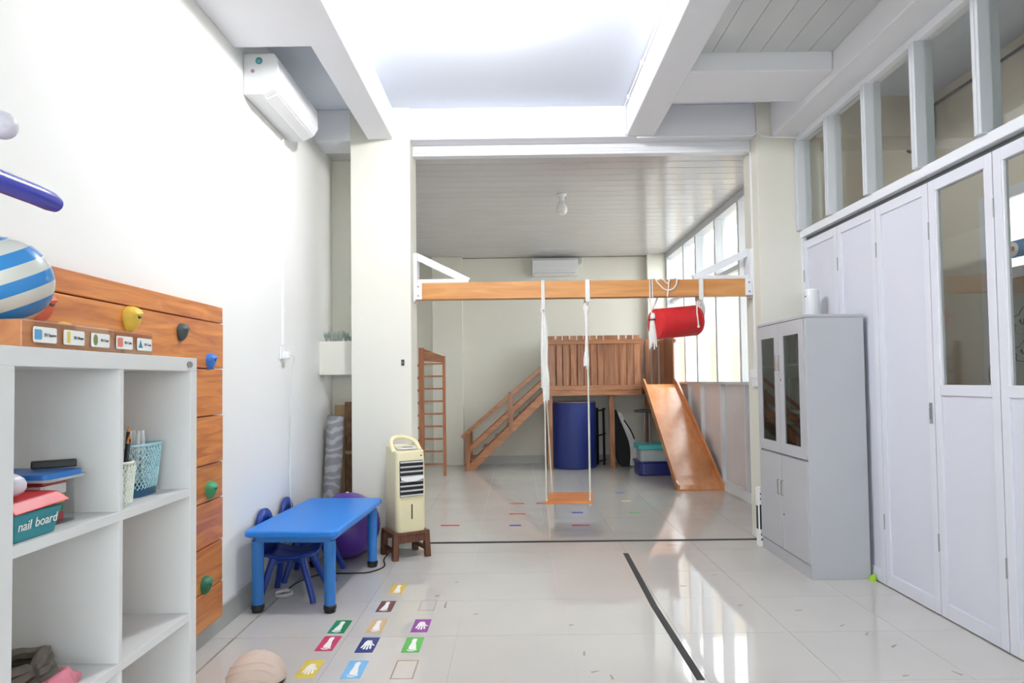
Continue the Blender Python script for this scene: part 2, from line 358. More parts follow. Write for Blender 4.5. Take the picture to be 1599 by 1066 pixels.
for k, y in enumerate(my):
    obj('mullion', MB().box(RW-.05, RW+.06, y, y+.055, 2.60, 3.35).box(RW-.054, RW-.05, y+.022, y+.033, 2.60, 3.35), 'alu_grey', wn, bevel=.002)
    if k: obj('pane', box(RW+.01, RW+.016, y+.055, my[k-1], 2.60, 3.35), 'pane_glass', wn)
struct('wall_right', box(RW, RW+.1, FR, 2.33, 0, 3.45), 'wall_white')
# corridor behind the folding doors
struct('wall_corridor', MB().box(3.5, 3.62, FR, 3.70, 0, 3.95).box(3.5, 3.62, 5.10, 6.5, 0, 3.95).box(3.5, 3.62, 3.70, 5.10, 2.70, 3.95), 'corridor')
struct('wall_corridor_end', box(BR, 3.62, 6.5, 6.62, 0, 3.95), 'corridor')
obj('beam', box(RW+.1, 3.5, 5.60, 5.95, 3.36, 3.70), 'corridor', ce)
dr = struct('door_7', MB().box(3.49, 3.56, 5.03, 5.10, 0, 2.70).box(3.49, 3.56, 3.70, 3.77, 0, 2.70).box(3.49, 3.56, 3.77, 5.03, 2.62, 2.70).box(3.49, 3.56, 3.77, 5.03, 2.05, 2.13).box(3.49, 3.56, 3.77, 5.03, 0, .1), 'beam_white', bevel=.003)
obj('pane', box(3.522, 3.53, 3.77, 5.03, 2.13, 2.62), 'lit_pane', dr); obj('mullion', box(3.49, 3.56, 4.955, 4.985, 2.13, 2.62), 'beam_white', dr)
wb = obj('whiteboard_panel', box(3.515, 3.53, 3.77, 5.03, .1, 2.05), 'whiteboard', dr)
obj('handle', MB().tube(spline([(3.515, 4.97, 1.30), (3.45, 4.97, 1.32), (3.45, 4.97, 1.44), (3.515, 4.97, 1.46)]), .008), 'chrome', dr)
ink = MB()
for cz, h in ((1.74, .10), (1.53, .08)):
    pts = []
    for k in range(29):
        a = 2*PI*k/28; rr = 1+.12*math.sin(a*7); pts.append((3.512, 4.62+.2*rr*math.cos(a), cz+h*rr*math.sin(a)))
    ink.tube(pts, .003, 5)
    ink.tube([(3.512, 4.76-.012*k, cz+.022*math.sin(k*1.9)) for k in range(16)], .004, 5)
obj('marker_drawing', ink, 'ink', dr)
sg = thing('hanging_sign', 'blue rounded sign with a white round emblem inside the lit transom', 'sign', (3.50, 4.60, 2.25))
M1 = Matrix.Translation((3.50, 4.60, 2.25))
obj('board', MB().prism([(4.60+p[0], 2.25+p[1]) for p in rrect(-.22, .22, -.06, .06, .058)], 3.490, 3.500, 'x'), 'sign_blue', sg, world=True)
obj('emblem', MB().prism([(4.76+.05*math.cos(a*PI/12), 2.25+.05*math.sin(a*PI/12)) for a in range(24)], 3.487, 3.490, 'x'), 'white_paper', sg, world=True)
obj('emblem_mark', MB().prism([(4.76+.02*math.cos(a*PI/6), 2.255+.018*math.sin(a*PI/6)) for a in range(12)], 3.485, 3.487, 'x'), 'orange_pencil', sg, world=True)
obj('letter_mark', MB().prism([(4.66, 2.27), (4.62, 2.29), (4.60, 2.27), (4.63, 2.25)], 3.487, 3.490, 'x'), 'yellow', sg, world=True)
tag(obj('corridor_conduit', MB().tube([(3.485, 3.0, 3.61), (3.485, 5.57, 3.61), (3.485, 5.585, 3.60), (3.485, 5.59, 3.34), (3.485, 5.60, 3.335), (3.485, 5.94, 3.335), (3.485, 5.97, 3.35), (3.485, 5.97, 3.59), (3.485, 5.99, 3.60), (3.485, 6.44, 3.60), (3.485, 6.45, 3.58), (3.485, 6.45, 2.4)], .011, 6), 'cable_grey', loc=(3.485, 3.0, 2.4)), 'grey cable conduit stepping round a beam on the corridor wall', 'conduit')
# back room window wall
struct('wall_right_back', box(BR, BR+.1, 6.05, BK, 0, 1.30), 'back_panel')
wr = struct('window_3', MB().box(BR-.09, BR+.06, 6.05, 11.28, 3.36, 3.45).box(BR-.08, BR+.08, 6.05, 11.28, 1.30, 1.335), 'alu_grey', bevel=.003)
obj('transom', box(BR-.02, BR+.05, 6.05, 11.28, 2.63, 2.69), 'alu_grey', wr)
bm_y = [11.22, 10.1, 9.42, 8.50, 7.60, 6.75, 6.05]
for k, y in enumerate(bm_y):
    obj('mullion', box(BR-.08, BR+.05, y, y+.06, 1.335, 3.36), 'alu_grey', wr)
    if k < 6: obj('lower_post', box(BR-.05, BR, y, y+.055, .12, 1.30), 'alu_white', wr)
    if k:
        obj('pane', box(BR+.005, BR+.011, y+.06, bm_y[k-1], 1.335, 2.63), 'pane_glass', wr)
        obj('pane', box(BR+.005, BR+.011, y+.06, bm_y[k-1], 2.69, 3.36), 'pane_glass', wr)
struct('baseboard_right', box(BR-.05, BR, 6.05, 11.28, 0, .12), 'alu_white', bevel=.003)
# outside
struct('ground', box(-30, 30, -30, 40, -.3, -.13), 'ground')
struct('wall_outside', box(2.9, 12, 15.0, 15.2, -.15, 4.25), 'outside_wall')
struct('wall_outside_side', box(7.5, 7.7, 4, 15, -.15, 2.6), 'outside_wall')
struct('canopy', box(BR+.12, 5.0, 6.62, 9.4, 3.50, 3.62), 'beam_white')

# ================================================================== lamps
def ceiling_bulb(x, y, label, z=3.70, m='lamp_glow', r=.065, drop=.10):
    t = thing('ceiling_lamp_offscreen', label, 'lamp', (x, y, z), 0)
    obj('lamp_holder', MB().lathe([(.055, 0), (.055, -.015), (.03, -.03), (.022, -drop+.02)], 20), 'white_plastic', t, smooth=True)
    obj('bulb_offscreen', MB().ball((0, 0, -drop-r*.75), r, 20, 14), m, t, smooth=True)
    return t
ceiling_bulb(-.22, 3.80, 'bright white bulb lamp in the white ceiling recess between the beams')
t = thing('hanging_bulb', 'unlit spiral bulb hanging from the slatted back-room ceiling', 'light bulb', (.542, 7.546, 3.45))
obj('lamp_holder', MB().lathe([(.055, 0), (.055, -.012), (.03, -.03), (.026, -.075)], 18), 'white_plastic', t, smooth=True)
obj('bulb', MB().lathe([(.022, -.072), (.028, -.09), (.05, -.12), (.062, -.16), (.06, -.2), (.04, -.228), (.006, -.236)], 18), 'bulb_white', t, smooth=True)

# ================================================================== white cube shelf and what stands on it
SX, SY0, SY1, SH = -.93, 1.227, 1.99, 1.457
t = thing('cube_shelf', 'white open cube shelf unit in front of the climbing wall', 'shelf', (-1.125, 1.61, 0))
def part(name, m, *a, p=None, **k): return obj(name, box(*a), m, p or t, world=True, **k)
BX = SX-.39
part('side_panel', 'shelf_white', BX, SX, SY0, SY0+.038, 0, SH-.038, bevel=.0015); part('side_panel', 'shelf_white', BX, SX, SY1-.038, SY1, 0, SH-.038, bevel=.0015)
tb = part('top_board', 'shelf_white', BX, SX, SY0, SY1, SH-.038, SH, bevel=.0015); part('bottom_board', 'shelf_white', BX, SX, SY0+.038, SY1-.038, 0, .038, bevel=.0015)
ym = 1.612
for k in range(3):
    z = [1.085, .735, .385][k]
    part('shelf_board', 'shelf_white', BX+.004, SX-.001, SY0+.038, SY1-.038, z-.022, z, bevel=.001)
for z0, z1 in ((1.085, SH-.038), (.735, 1.063), (.385, .713), (.038, .363)): part('divider', 'shelf_white', BX+.004, SX-.001, ym-.008, ym+.008, z0, z1, bevel=.001)
obj('badge', MB().prism([(1.945+.016*math.cos(a*PI/12), 1.438+.009*math.sin(a*PI/12)) for a in range(24)], SX, SX+.002, 'x'), 'grey_metal', tb, world=True, label='grey oval badge')
# wooden box with cards
t = thing('card_box', 'brown wooden box with a clear sheet of shape cards on the white shelf', 'box', (-1.10, 1.525, SH))
obj('body', box(-1.28, -.94, 1.295, 1.765, SH, 1.511), 'box_wood', t, world=True, bevel=.003)
obj('clear_sheet', box(-.939, -.9375, 1.33, 1.76, SH+.002, 1.513), 'clear_plastic', t, world=True)
cards = [(1.355, 'sq', 'lid_blue', '2D Square'), (1.445, 'bar', 'yellow', '2D Shape'), (1.537, 'oval', 'green', '2D Oval'), (1.632, 'cube', 'hold_red', '2D Cube'), (1.72, 'tri', 'teal_box', '2D Cone')]
mat('olive', C(134, 142, 84), .5); mat('salmon', C(232, 136, 112), .5); mat('sky', C(98, 166, 214), .5)
for y, shp, m, s in cards:
    m = {'green': 'olive', 'hold_red': 'salmon', 'lid_blue': 'sky'}.get(m, m); hw = .034
    c = obj('shape_card', MB().prism([(y+p[0], 1.483+p[1]) for p in rrect(-hw, hw, -.0155, .0155, .004)], -.9374, -.9364, 'x'), 'white_paper', t, world=True)
    yc = y-.019
    poly = {'sq': rrect(-.012, .009, -.010, .010, .003), 'bar': [(-.005, -.012), (.005, -.012), (.005, .012), (-.005, .012)], 'oval': [(.008*math.cos(a*PI/10), .0125*math.sin(a*PI/10)) for a in range(20)],
            'cube': [(-.011, -.011), (.008, -.011), (.011, -.007), (.011, .011), (-.008, .011), (-.011, .008)], 'tri': [(-.009, -.009), (.009, -.009), (0, .011)]}[shp]
    obj('printed_shape', MB().prism([(yc+p[0], 1.483+p[1]) for p in poly], -.9364, -.9360, 'x'), m, c, world=False).location = -Vector(t.location)
    text_mesh('printed_word', s, .0085, 'ink', c, Matrix.Translation(-Vector(t.location)) @ Matrix.Translation((-.9360, y+.014, 1.483)) @ Matrix(((0, 0, 1, 0), (1, 0, 0, 0), (0, 1, 0, 0), (0, 0, 0, 1))))
tag(obj('striped_ball', MB().ball((-1.08, 1.43, 1.511+.093), .093, 40, 26), 'striped', loc=(-1.08, 1.43, 1.511+.093), smooth=True), 'blue and grey striped ball resting on the brown wooden box', 'ball')
# toy stand with the blue bar
t = thing('toy_stand', 'white toy stand with a blue bar reaching out above the striped ball', 'toy stand', (-1.1, .92, 0))
obj('base', MB().lathe([(.17, 0), (.17, .02), (.12, .045), (.025, .06)], 28, (-1.1, .92, 0)), 'white_plastic', t, world=True, smooth=True)
obj('pole', MB().tube([(-1.1, .92, .05), (-1.1, .92, 2.0)], .018, 14), 'white_plastic', t, world=True, smooth=True)
obj('blue_bar', MB().tube([(-1.1, .90, 1.822), (-1.1, 1.55, 1.822), (-1.1, 1.60, 1.820), (-1.1, 1.623, 1.817), (-1.1, 1.632, 1.815)], [.024, .024, .0235, .019, .007], 18), 'bar_blue', t, world=True, smooth=True)
ar = obj('top_arm', MB().tube([(-1.1, .92, 1.95), (-1.1, 1.42, 1.95)], .012, 10), 'clear_plastic', t, world=True, smooth=True)
obj('knob', MB().ball((-1.1, 1.45, 1.945), .03, 16, 10), 'bag_white', t, world=True, smooth=True)
# --- shelf contents
z1 = 1.085
t = thing('teal_game_box', 'teal game box with white lettering and a red lid on the upper shelf', 'box', (-.985, 1.345, z1))
obj('body', MB().add([(-1.05, 1.285, z1), (-.945, 1.285, z1), (-.945, 1.400, z1), (-1.05, 1.400, z1), (-1.06, 1.272, z1+.055), (-.936, 1.272, z1+.055), (-.936, 1.412, z1+.055), (-1.06, 1.412, z1+.055)],
    [(0, 3, 2, 1), (4, 5, 6, 7), (0, 1, 5, 4), (1, 2, 6, 5), (2, 3, 7, 6), (3, 0, 4, 7)]), 'teal_box', t, world=True, bevel=.004)
obj('lid', MB().add([(-1.07, 1.27, z1+.055), (-.93, 1.27, z1+.055), (-.925, 1.422, z1+.062), (-1.07, 1.422, z1+.06), (-1.06, 1.275, z1+.078), (-.95, 1.275, z1+.076), (-.945, 1.41, z1+.082), (-1.06, 1.41, z1+.085)],
    [(0, 3, 2, 1), (4, 5, 6, 7), (0, 1, 5, 4), (1, 2, 6, 5), (2, 3, 7, 6), (3, 0, 4, 7)]), 'red_card', t, world=True, bevel=.003)
tl = Matrix.Translation(-Vector(t.location)); RX = Matrix(((0, 0, 1, 0), (1, 0, 0, 0), (0, 1, 0, 0), (0, 0, 0, 1)))
text_mesh('lettering', 'nail', .027, 'white_paper', t, tl @ Matrix.Translation((-.9375, 1.306, z1+.030)) @ Matrix.Rotation(math.radians(9), 4, 'Y') @ RX)
text_mesh('lettering', 'board', .027, 'white_paper', t, tl @ Matrix.Translation((-.9375, 1.366, z1+.031)) @ Matrix.Rotation(math.radians(9), 4, 'Y') @ RX)
bg = MB().ball((0, 0, 0), .045, 14, 9, (1, .9, .62))
bg.v = [(p[0]*(1+.16*math.sin(p[1]*160)), p[1]*(1+.14*math.cos(p[0]*150)), max(p[2], -.02)) for p in bg.v]
bg.move(Matrix.Translation((-1.0, 1.318, z1+.104)))
tag(obj('plastic_bag', bg, 'bag_white', loc=(-1.0, 1.318, z1+.084), smooth=True), 'crumpled white plastic bag on top of the teal game box', 'bag')
t = thing('clear_container', 'clear plastic container with a blue lid tray full of coloured pieces', 'container', (-1.05, 1.475, z1))
pl = [(-1.135, -.965, 1.405, 1.53, 0, .004), ]
obj('tub', MB().box(-1.13, -.985, 1.425, 1.525, z1, z1+.004).box(-1.13, -1.127, 1.425, 1.525, z1, z1+.1).box(-.988, -.985, 1.425, 1.525, z1, z1+.1).box(-1.13, -.985, 1.425, 1.428, z1, z1+.1).box(-1.13, -.985, 1.522, 1.525, z1, z1+.1), 'clear_plastic', t, world=True)
obj('blue_lid', MB().prism(rrect(-1.14, -.972, 1.415, 1.54, .015), z1+.1, z1+.112), 'lid_blue', t, world=True, smooth=True)
obj('lid_rim', MB().prism(rrect(-1.145, -.966, 1.41, 1.546, .018), z1+.096, z1+.101), 'frosted', t, world=True)
for m, a in (('red_card', (.004, .022)), ('green', (.022, .04)), ('yellow', (.04, .062)), ('white_paper', (.062, .084)), ('red_card', (.084, .095))):
    obj('coloured_piece', box(-1.12, -.992+random.uniform(-.01, 0), 1.432+random.uniform(0, .012), 1.518-random.uniform(0, .012), z1+a[0], z1+a[1]), m, t, world=True, bevel=.002)
def bar_thing(name, label, cat, p, q, wd, hg, m, up=(0, 0, 1)):
    mb = MB().obox(p, q, wd, hg, up); return tag(obj(name, mb, m, loc=[(a+b)/2 for a, b in zip(p, q)], bevel=.003), label, cat)
bar_thing('board_eraser', 'black board eraser lying on the blue lid tray', 'eraser', (-1.07, 1.505, z1+.1225), (-1.0, 1.555, z1+.1225), .024, .017, 'dark_plastic')
bar_thing('marker_case', 'slim black case sticking up behind the white plastic bag', 'case', (-1.15, 1.33, z1+.02), (-1.15, 1.395, z1+.125), .05, .03, 'dark_plastic', (1, 0, 0))
bar_thing('yellow_pouch', 'yellow pouch between the black case and blue lid tray', 'pouch', (-1.165, 1.405, z1+.058), (-1.165, 1.47, z1+.058), .05, .113, 'yellow')
# pencil baskets
def lattice(name, cx, cy, z0, h, rx0, rx1, ry0, ry1, n, m, mname, parent, th):
    v = []; f = []; rows = 2*m+1
    for j in range(rows):
        tt = j/(rows-1); rx = rx0+(rx1-rx0)*tt; ry = ry0+(ry1-ry0)*tt
        for k in range(n):
            a = 2*PI*(k+(.5 if j % 2 else 0))/n; c, s = math.cos(a), math.sin(a); q = (abs(c)**3.2+abs(s)**3.2)**(-1/3.2)
            v.append((cx+rx*c*q, cy+ry*s*q, z0+h*tt))
    for j in range(0, rows-2):
        for k in range(n):
            if j % 2 == 0: f.append((j*n+k, (j+1)*n+k, (j+2)*n+k, (j+1)*n+(k-1) % n))
            else: f.append((j*n+k, (j+1)*n+(k+1) % n, (j+2)*n+k, (j+1)*n+k))
    mb = MB().add(v, f); o = obj(name, mb, mname, parent, world=True)
    wm = o.modifiers.new('wire', 'WIREFRAME'); wm.thickness = th; wm.use_replace = True; wm.use_even_offset = False
    return o
def superell(cx, cy, rx, ry, n=32):
    out = []
    for k in range(n):
        a = 2*PI*k/n; c, s = math.cos(a), math.sin(a); q = (abs(c)**3.2+abs(s)**3.2)**(-1/3.2); out.append((cx+rx*c*q, cy+ry*s*q))
    return out
t = thing('mesh_basket', 'light blue perforated basket with a dark blue base holding markers', 'basket', (-1.05, 1.86, z1))
obj('base', MB().prism(superell(-1.05, 1.852, .056, .07), z1, z1+.022), 'basket_base', t, world=True, smooth=True)
lattice('mesh_wall', -1.05, 1.852, z1+.018, .118, .056, .066, .07, .084, 38, 7, 'basket_blue', t, .0042)
rim = superell(-1.05, 1.852, .066, .084, 40); obj('rim', MB().tube([(p[0], p[1], z1+.137) for p in rim+rim[:1]], .0035, 6), 'basket_blue', t, world=True, smooth=True)
for i in range(6):
    x = -1.085+.022*(i % 3)+random.uniform(-.004, .004); y = 1.875+.028*(i//3); dx, dy = random.uniform(-.012, .012), random.uniform(-.006, .012)
    tag(obj('white_marker', MB().tube([(x, y, z1+.03), (x+dx*.8, y+dy*.8, z1+.145), (x+dx, y+dy, z1+.17)], [.006, .0065, .005], 10), 'white_plastic', loc=(x, y, z1+.03), smooth=True), 'white marker standing in the light blue perforated basket', 'marker', 'white markers in the basket')
tag(obj('yellow_pencil', MB().tube([(-1.08, 1.815, z1+.03), (-1.085, 1.815, z1+.15), (-1.085, 1.815, z1+.162)], [.005, .005, .001], 8), 'yellow', loc=(-1.08, 1.815, z1+.03)), 'yellow pencil standing in the light blue perforated basket', 'pencil')
t = thing('pencil_cup', 'white perforated plastic cup full of dark pencils beside the blue basket', 'cup', (-.99, 1.682, z1))
obj('floor', MB().lathe([(.033, 0), (.033, .006)], 24, (-.99, 1.682, z1)), 'cup_white', t, world=True, smooth=True)
lattice('mesh_wall', -.99, 1.682, z1+.004, .10, .033, .041, .033, .041, 22, 6, 'cup_white', t, .0075)
obj('rim', MB().tube([(-.99+.042*math.cos(a*PI/14), 1.682+.042*math.sin(a*PI/14), z1+.106) for a in range(29)], .0035, 6), 'cup_white', t, world=True, smooth=True)
for i in range(9):
    a = i*2.4; rr = .018; x, y = -.99+rr*math.cos(a), 1.682+rr*math.sin(a); dx, dy = .012*math.cos(a), .012*math.sin(a)+.006; h = random.uniform(.155, .20)
    black = i not in (2, 6)
    p = thing('pencil', ('dark' if black else 'orange')+' pencil standing in the white perforated cup', 'pencil', (x, y, z1+.008), 0, 'dark pencils in the white cup' if black else 'orange pencils in the white cup')
    obj('shaft', MB().tube([(0, 0, 0), (dx, dy, h-.014)], .0042, 6), 'pencil_black' if black else 'orange_pencil', p)
    obj('tip', MB().tube([(dx, dy, h-.014), (dx*1.1, dy*1.1, h)], [.004, .0008], 6), 'orange_pencil', p)
# lower shelf things
z2 = .735
t = thing('strap_coil', 'coil of grey woven strap heaped on the middle shelf', 'strap', (-1.085, 1.465, z2))
mb = MB()
for i in range(3):
    mb.tube([(-1.085+(.058-.006*i)*math.cos(a*PI/16)+.005*math.sin(a*.9+i), 1.465+(.115-.012*i)*math.sin(a*PI/16), z2+.014+.018*i+.005*math.sin(a*.8+i*2)) for a in range(33)], .013, 6)
obj('coil', mb, 'coil_grey', t, world=True, smooth=True)
mb = MB().ball((0, 0, 0), .1, 20, 12, (.28, .9, .3)); mb.v = [(p[0]+.012*math.sin(p[1]*70), p[1]+.01*math.cos(p[0]*90), max(p[2]+.008*math.sin(p[0]*110+p[1]*60), -.018)) for p in mb.v]; mb.move(Matrix.Translation((-.962, 1.42, z2+.018)))
tag(obj('folded_cloth', mb, 'pink_cloth', loc=(-.962, 1.42, z2), smooth=True), 'crumpled pink cloth lying in front of the grey strap coil', 'cloth')
mb = MB().ball((0, 0, 0), .014, 12, 8, (1, 1.5, .5)).move(Matrix.Translation((-1.12, 1.84, z2+.007)))
tag(obj('modelling_clay', mb, 'purple_bit', loc=(-1.12, 1.84, z2), smooth=True), 'small purple lump of clay on the empty middle shelf', 'clay')

# ================================================================== climbing wall
t = thing('climbing_wall', 'orange-brown plank climbing wall with coloured holds fixed to the left wall', 'climbing wall', (-1.65, 2.8, .1))
obj('backing_board', box(LW, LW+.02, 1.56, 3.775, .12, 1.80), 'stool_wood', t, world=True)
zs = [1.808, 1.715, 1.465, 1.213, .959, .765, .534, .306, .112]
for i in range(8): obj('plank', box(LW+.02, -1.625+.002*(i % 2), 1.55, 3.785, zs[i+1]+.0025, zs[i]-.0025), 'climb_wood', t, world=True, bevel=.004)
for (y, z, m, s) in [(2.32, 1.66, 'hold_red', 1.2), (2.43, 1.575, 'hold_yellow', 1.0), (2.86, 1.668, 'hold_yellow', 1.25), (3.30, 1.642, 'hold_grey', 1.0), (3.61, 1.510, 'hold_blue', 1.0), (3.615, .832, 'hold_green', 1.05), (3.56, .350, 'hold_dkgreen', 1.05)]:
    mb = MB().ball((0, 0, 0), .038*s, 16, 10, (1.05, 1, 1))
    mb.v = [(max(p[0], 0)*(1.0+.25*(p[2] > 0)), p[1]*(1+.2*p[2]/.04), p[2]*(1 if p[2] > 0 else 1.35)+.15*p[1]) for p in mb.v]
    mb.move(Matrix.Translation((-1.626, y, z)))
    h = obj('climbing_hold', mb, m, t, world=True, smooth=True, label={'hold_red': 'red', 'hold_yellow': 'yellow', 'hold_grey': 'dark grey', 'hold_blue': 'blue', 'hold_green': 'light green', 'hold_dkgreen': 'dark green'}[m]+' climbing hold')
    bl = MB().tube([(-1.62, y-.004, z+.004), (-1.626+.041*s, y-.004, z+.004)], .0095*s, 10); ob = obj('bolt', bl, 'dark_plastic', h); ob.location = -Vector(t.location)

# ================================================================== air conditioners, conduit, sockets
def aircon(name, label, M, L, H, D):
    t = thing(name, label, 'air conditioner'); t.matrix_world = M
    prof = [(0, 0), (D*.55, 0), (D*.86, H*.16), (D, H*.34), (D*.98, H*.86), (D*.86, H), (0, H)]    # (depth, height)
    obj('casing', MB().prism(prof, -L/2, L/2, 'x'), 'white_gloss', t, bevel=.008, seg=3)
    obj('air_flap', MB().obox((-L*.44, D*.72, H*.035), (L*.44, D*.72, H*.035), .075, .010, (0, -.45, 1)), 'white_plastic', t, bevel=.003)
    obj('flap_gap', MB().obox((-L*.45, D*.545, H*.004), (L*.45, D*.545, H*.004), .006, .006), 'white_plastic', t)
    obj('front_seam', MB().box(-L*.48, L*.48, D*.985, D*1.004, H*.36, H*.368), 'white_plastic', t)
    return t
RL = Matrix(((0, 1, 0, LW), (-1, 0, 0, 4.66), (0, 0, 1, 3.20), (0, 0, 0, 1)))       # depth (+y local) -> +X world
ac = aircon('air_conditioner', 'white split air conditioner high on the left wall', RL, .86, .265, .225)
obj('sticker', MB().prism([(.10+.022*math.cos(a*PI/10), .215+.022*math.sin(a*PI/10)) for a in range(20)], .4305, .4315, 'x'), 'hold_green', ac)
obj('sticker', MB().prism([(.10+.014*math.cos(a*PI/10), .213+.014*math.sin(a*PI/10)) for a in range(20)], .4315, .4325, 'x'), 'sign_blue', ac)
obj('sticker', MB().prism([(.06+.012*math.cos(a*PI/10), .15+.012*math.sin(a*PI/10)) for a in range(20)], .4305, .4315, 'x'), 'purple_bit', ac)
RB = Matrix(((-1, 0, 0, .68), (0, -1, 0, BK), (0, 0, 1, 3.12), (0, 0, 0, 1)))
ac2 = aircon('air_conditioner', 'white split air conditioner high on the back wall above the platform', RB, .76, .28, .21)
obj('pipe', MB().tube([(-.37, .05, .18), (-.43, .05, .19), (-.46, .04, .22), (-.46, .03, .30)], .018, 8), 'cable_white', ac2, smooth=True)
t = thing('cable_trunking', 'thin white cable trunking running down from the left air conditioner', 'conduit', (LW, 4.93, 1.66))
obj('trunking', box(LW, LW+.018, 4.922, 4.940, 1.66, 3.18), 'white_plastic', t, world=True, bevel=.002)
for z in (1.9, 2.4, 2.9): obj('clip', box(LW, LW+.022, 4.916, 4.946, z, z+.015), 'white_plastic', t, world=True)
t = thing('wall_socket', 'white wall socket with a plugged adapter and hanging cable', 'socket', (LW, 4.92, 1.57))
obj('plate', box(LW, LW+.012, 4.885, 4.965, 1.555, 1.65), 'white_plastic', t, world=True, bevel=.004)
obj('adapter', box(LW+.012, LW+.06, 4.90, 4.95, 1.56, 1.61), 'white_plastic', t, world=True, bevel=.006)
obj('cable', MB().tube(spline([(LW+.05, 4.95, 1.585), (LW+.06, 5.02, 1.57), (LW+.03, 5.06, 1.45), (LW+.015, 5.08, 1.0), (LW+.03, 5.03, .6), (LW+.05, 5.0, .3), (LW+.06, 4.9, .02)]), .004, 6), 'cable_white', t, world=True, smooth=True)
t = thing('light_switch', 'small dark switch on the left pillar', 'switch', (-.939, 5.70, 1.54))
obj('plate', box(-.952, -.926, 5.692, 5.70, 1.518, 1.568), 'dark_plastic', t, world=True, bevel=.003); obj('rocker', box(-.946, -.932, 5.688, 5.692, 1.53, 1.556), 'cable_grey', t, world=True)
t = thing('pillar_socket', 'white socket box with trunking on the side of the right pillar', 'socket', (2.06, 5.85, 1.3))
obj('plate', box(2.035, 2.06, 5.80, 5.90, 1.30, 1.38), 'white_plastic', t, world=True, bevel=.004); obj('plate', box(2.02, 2.06, 5.82, 5.88, 1.38, 1.45), 'white_plastic', t, world=True, bevel=.004)
obj('trunking', box(2.048, 2.06, 5.845, 5.86, 1.45, 3.33), 'white_plastic', t, world=True)
t = thing('ceiling_conduit', 'thin white conduit clipped along the inner face of the right ceiling beam', 'conduit', (.955, 4.5, 3.68))
obj('pipe', MB().tube([(.955, 2.8, 3.685), (.955, 5.68, 3.685), (.955, 5.69, 3.67), (.955, 5.69, 3.44)], .009, 8), 'white_plastic', t, world=True, smooth=True)
for y in (3.6, 4.25, 4.9, 5.5): obj('clip', box(.94, .966, y, y+.012, 3.67, 3.70), 'white_plastic', t, world=True)
tag(obj('lintel_conduit', MB().tube([(1.05, 5.69, 3.415), (2.03, 5.69, 3.415), (2.06, 5.685, 3.44), (2.09, 5.685, 3.41), (2.17, 5.685, 3.40), (2.40, 5.685, 3.39)], .008, 8), 'white_plastic', loc=(1.05, 5.69, 3.415), smooth=True), 'white conduit under the ceiling beam leading to the right pillar', 'conduit')

# ================================================================== planter, rugs in the alcove
t = thing('wall_planter', 'white box planter with grey succulents in the alcove by the left pillar', 'planter', (-1.54, 5.95, 1.45))
obj('box', box(LW, -1.371, 5.88, 6.08, 1.45, 1.74), 'column_cream', t, world=True, bevel=.003)
for i in range(7):
    x = LW+.05+.042*i; h = random.uniform(.05, .1); mb = MB()
    for k in range(7):
        a = k*2.4; mb.tube([(x, 5.93, 1.735), (x+.018*math.cos(a), 5.93+.018*math.sin(a), 1.74+h*.6), (x+.022*math.cos(a), 5.93+.022*math.sin(a), 1.74+h*random.uniform(.8, 1.1))], [.006, .008, .001], 6)
    obj('succulent', mb, 'plant_grey', t, world=True, smooth=True)
t = thing('rolled_rug', 'grey patterned rug rolled up and leaning in the alcove', 'rug', (-1.58, 5.9, 0))
R5 = []
for k in range(70):
    a = k*.45; rr = .012+.0009*k; R5.append((rr*math.cos(a), rr*math.sin(a)))
mb = MB().lathe([(.07, 0), (.074, .01), (.074, 1.09), (.07, 1.10)], 28).move(Matrix.Translation((-1.607, 5.86, .0)) @ Matrix.Rotation(math.radians(2.6), 4, 'Y') @ Matrix.Rotation(math.radians(-3), 4, 'X'))
obj('roll', mb, 'rug_grey', t, world=True, smooth=True)
mb = MB().tube([(p[0], p[1], 1.101) for p in R5], .004, 4).move(Matrix.Translation((-1.607, 5.86, .0)) @ Matrix.Rotation(math.radians(2.6), 4, 'Y') @ Matrix.Rotation(math.radians(-3), 4, 'X'))
obj('spiral_edge', mb, 'cable_grey', t, world=True)
t = thing('rolled_mat', 'brown striped mat rolled up behind the grey rug', 'mat', (-1.45, 6.1, 0))
obj('roll', MB().lathe([(.07, 0), (.075, .01), (.075, 1.20), (.07, 1.21)], 24, (-1.455, 6.12, 0)), 'rug_brown', t, world=True, smooth=True)
obj('band', MB().lathe([(.077, 0), (.077, .03)], 24, (-1.455, 6.12, .75)), 'cardboard', t, world=True, smooth=True)
tag(obj('cardboard_sheet', box(-1.66, -1.535, 6.255, 6.285, 0, 1.18), 'cardboard', loc=(-1.6, 6.27, 0), bevel=.003), 'tall cardboard sheet standing behind the rolled mats in the alcove', 'cardboard')

# ================================================================== table, chairs, ball
TC, TR = Vector((-1.335, 4.675, 0)), math.radians(-2.6)
t = thing('kids_table', 'low bright blue rectangular plastic table beside the left wall', 'table', TC, TR)
obj('tabletop', MB().prism(rrect(-.285, .285, -.585, .585, .05, 6), .46, .5), 'table_blue', t, bevel=.012, seg=3, smooth=True)
obj('apron', MB().prism(rrect(-.24, .24, -.54, .54, .04, 5), .425, .462), 'leg_blue', t, smooth=True)
for sx in (-1, 1):
    for sy in (-1, 1):
        x, y = sx*.222, sy*.505
        l = obj('leg', MB().lathe([(.036, .43), (.036, .40), (.033, .04), (.034, .03)], 20, (x, y, 0)), 'leg_blue', t, smooth=True)
        obj('foot_cap', MB().lathe([(.030, 0), (.034, .004), (.034, .018), (.039, .022), (.039, .042), (.034, .046)], 20, (x, y, 0)), 'dark_plastic', l, smooth=True)
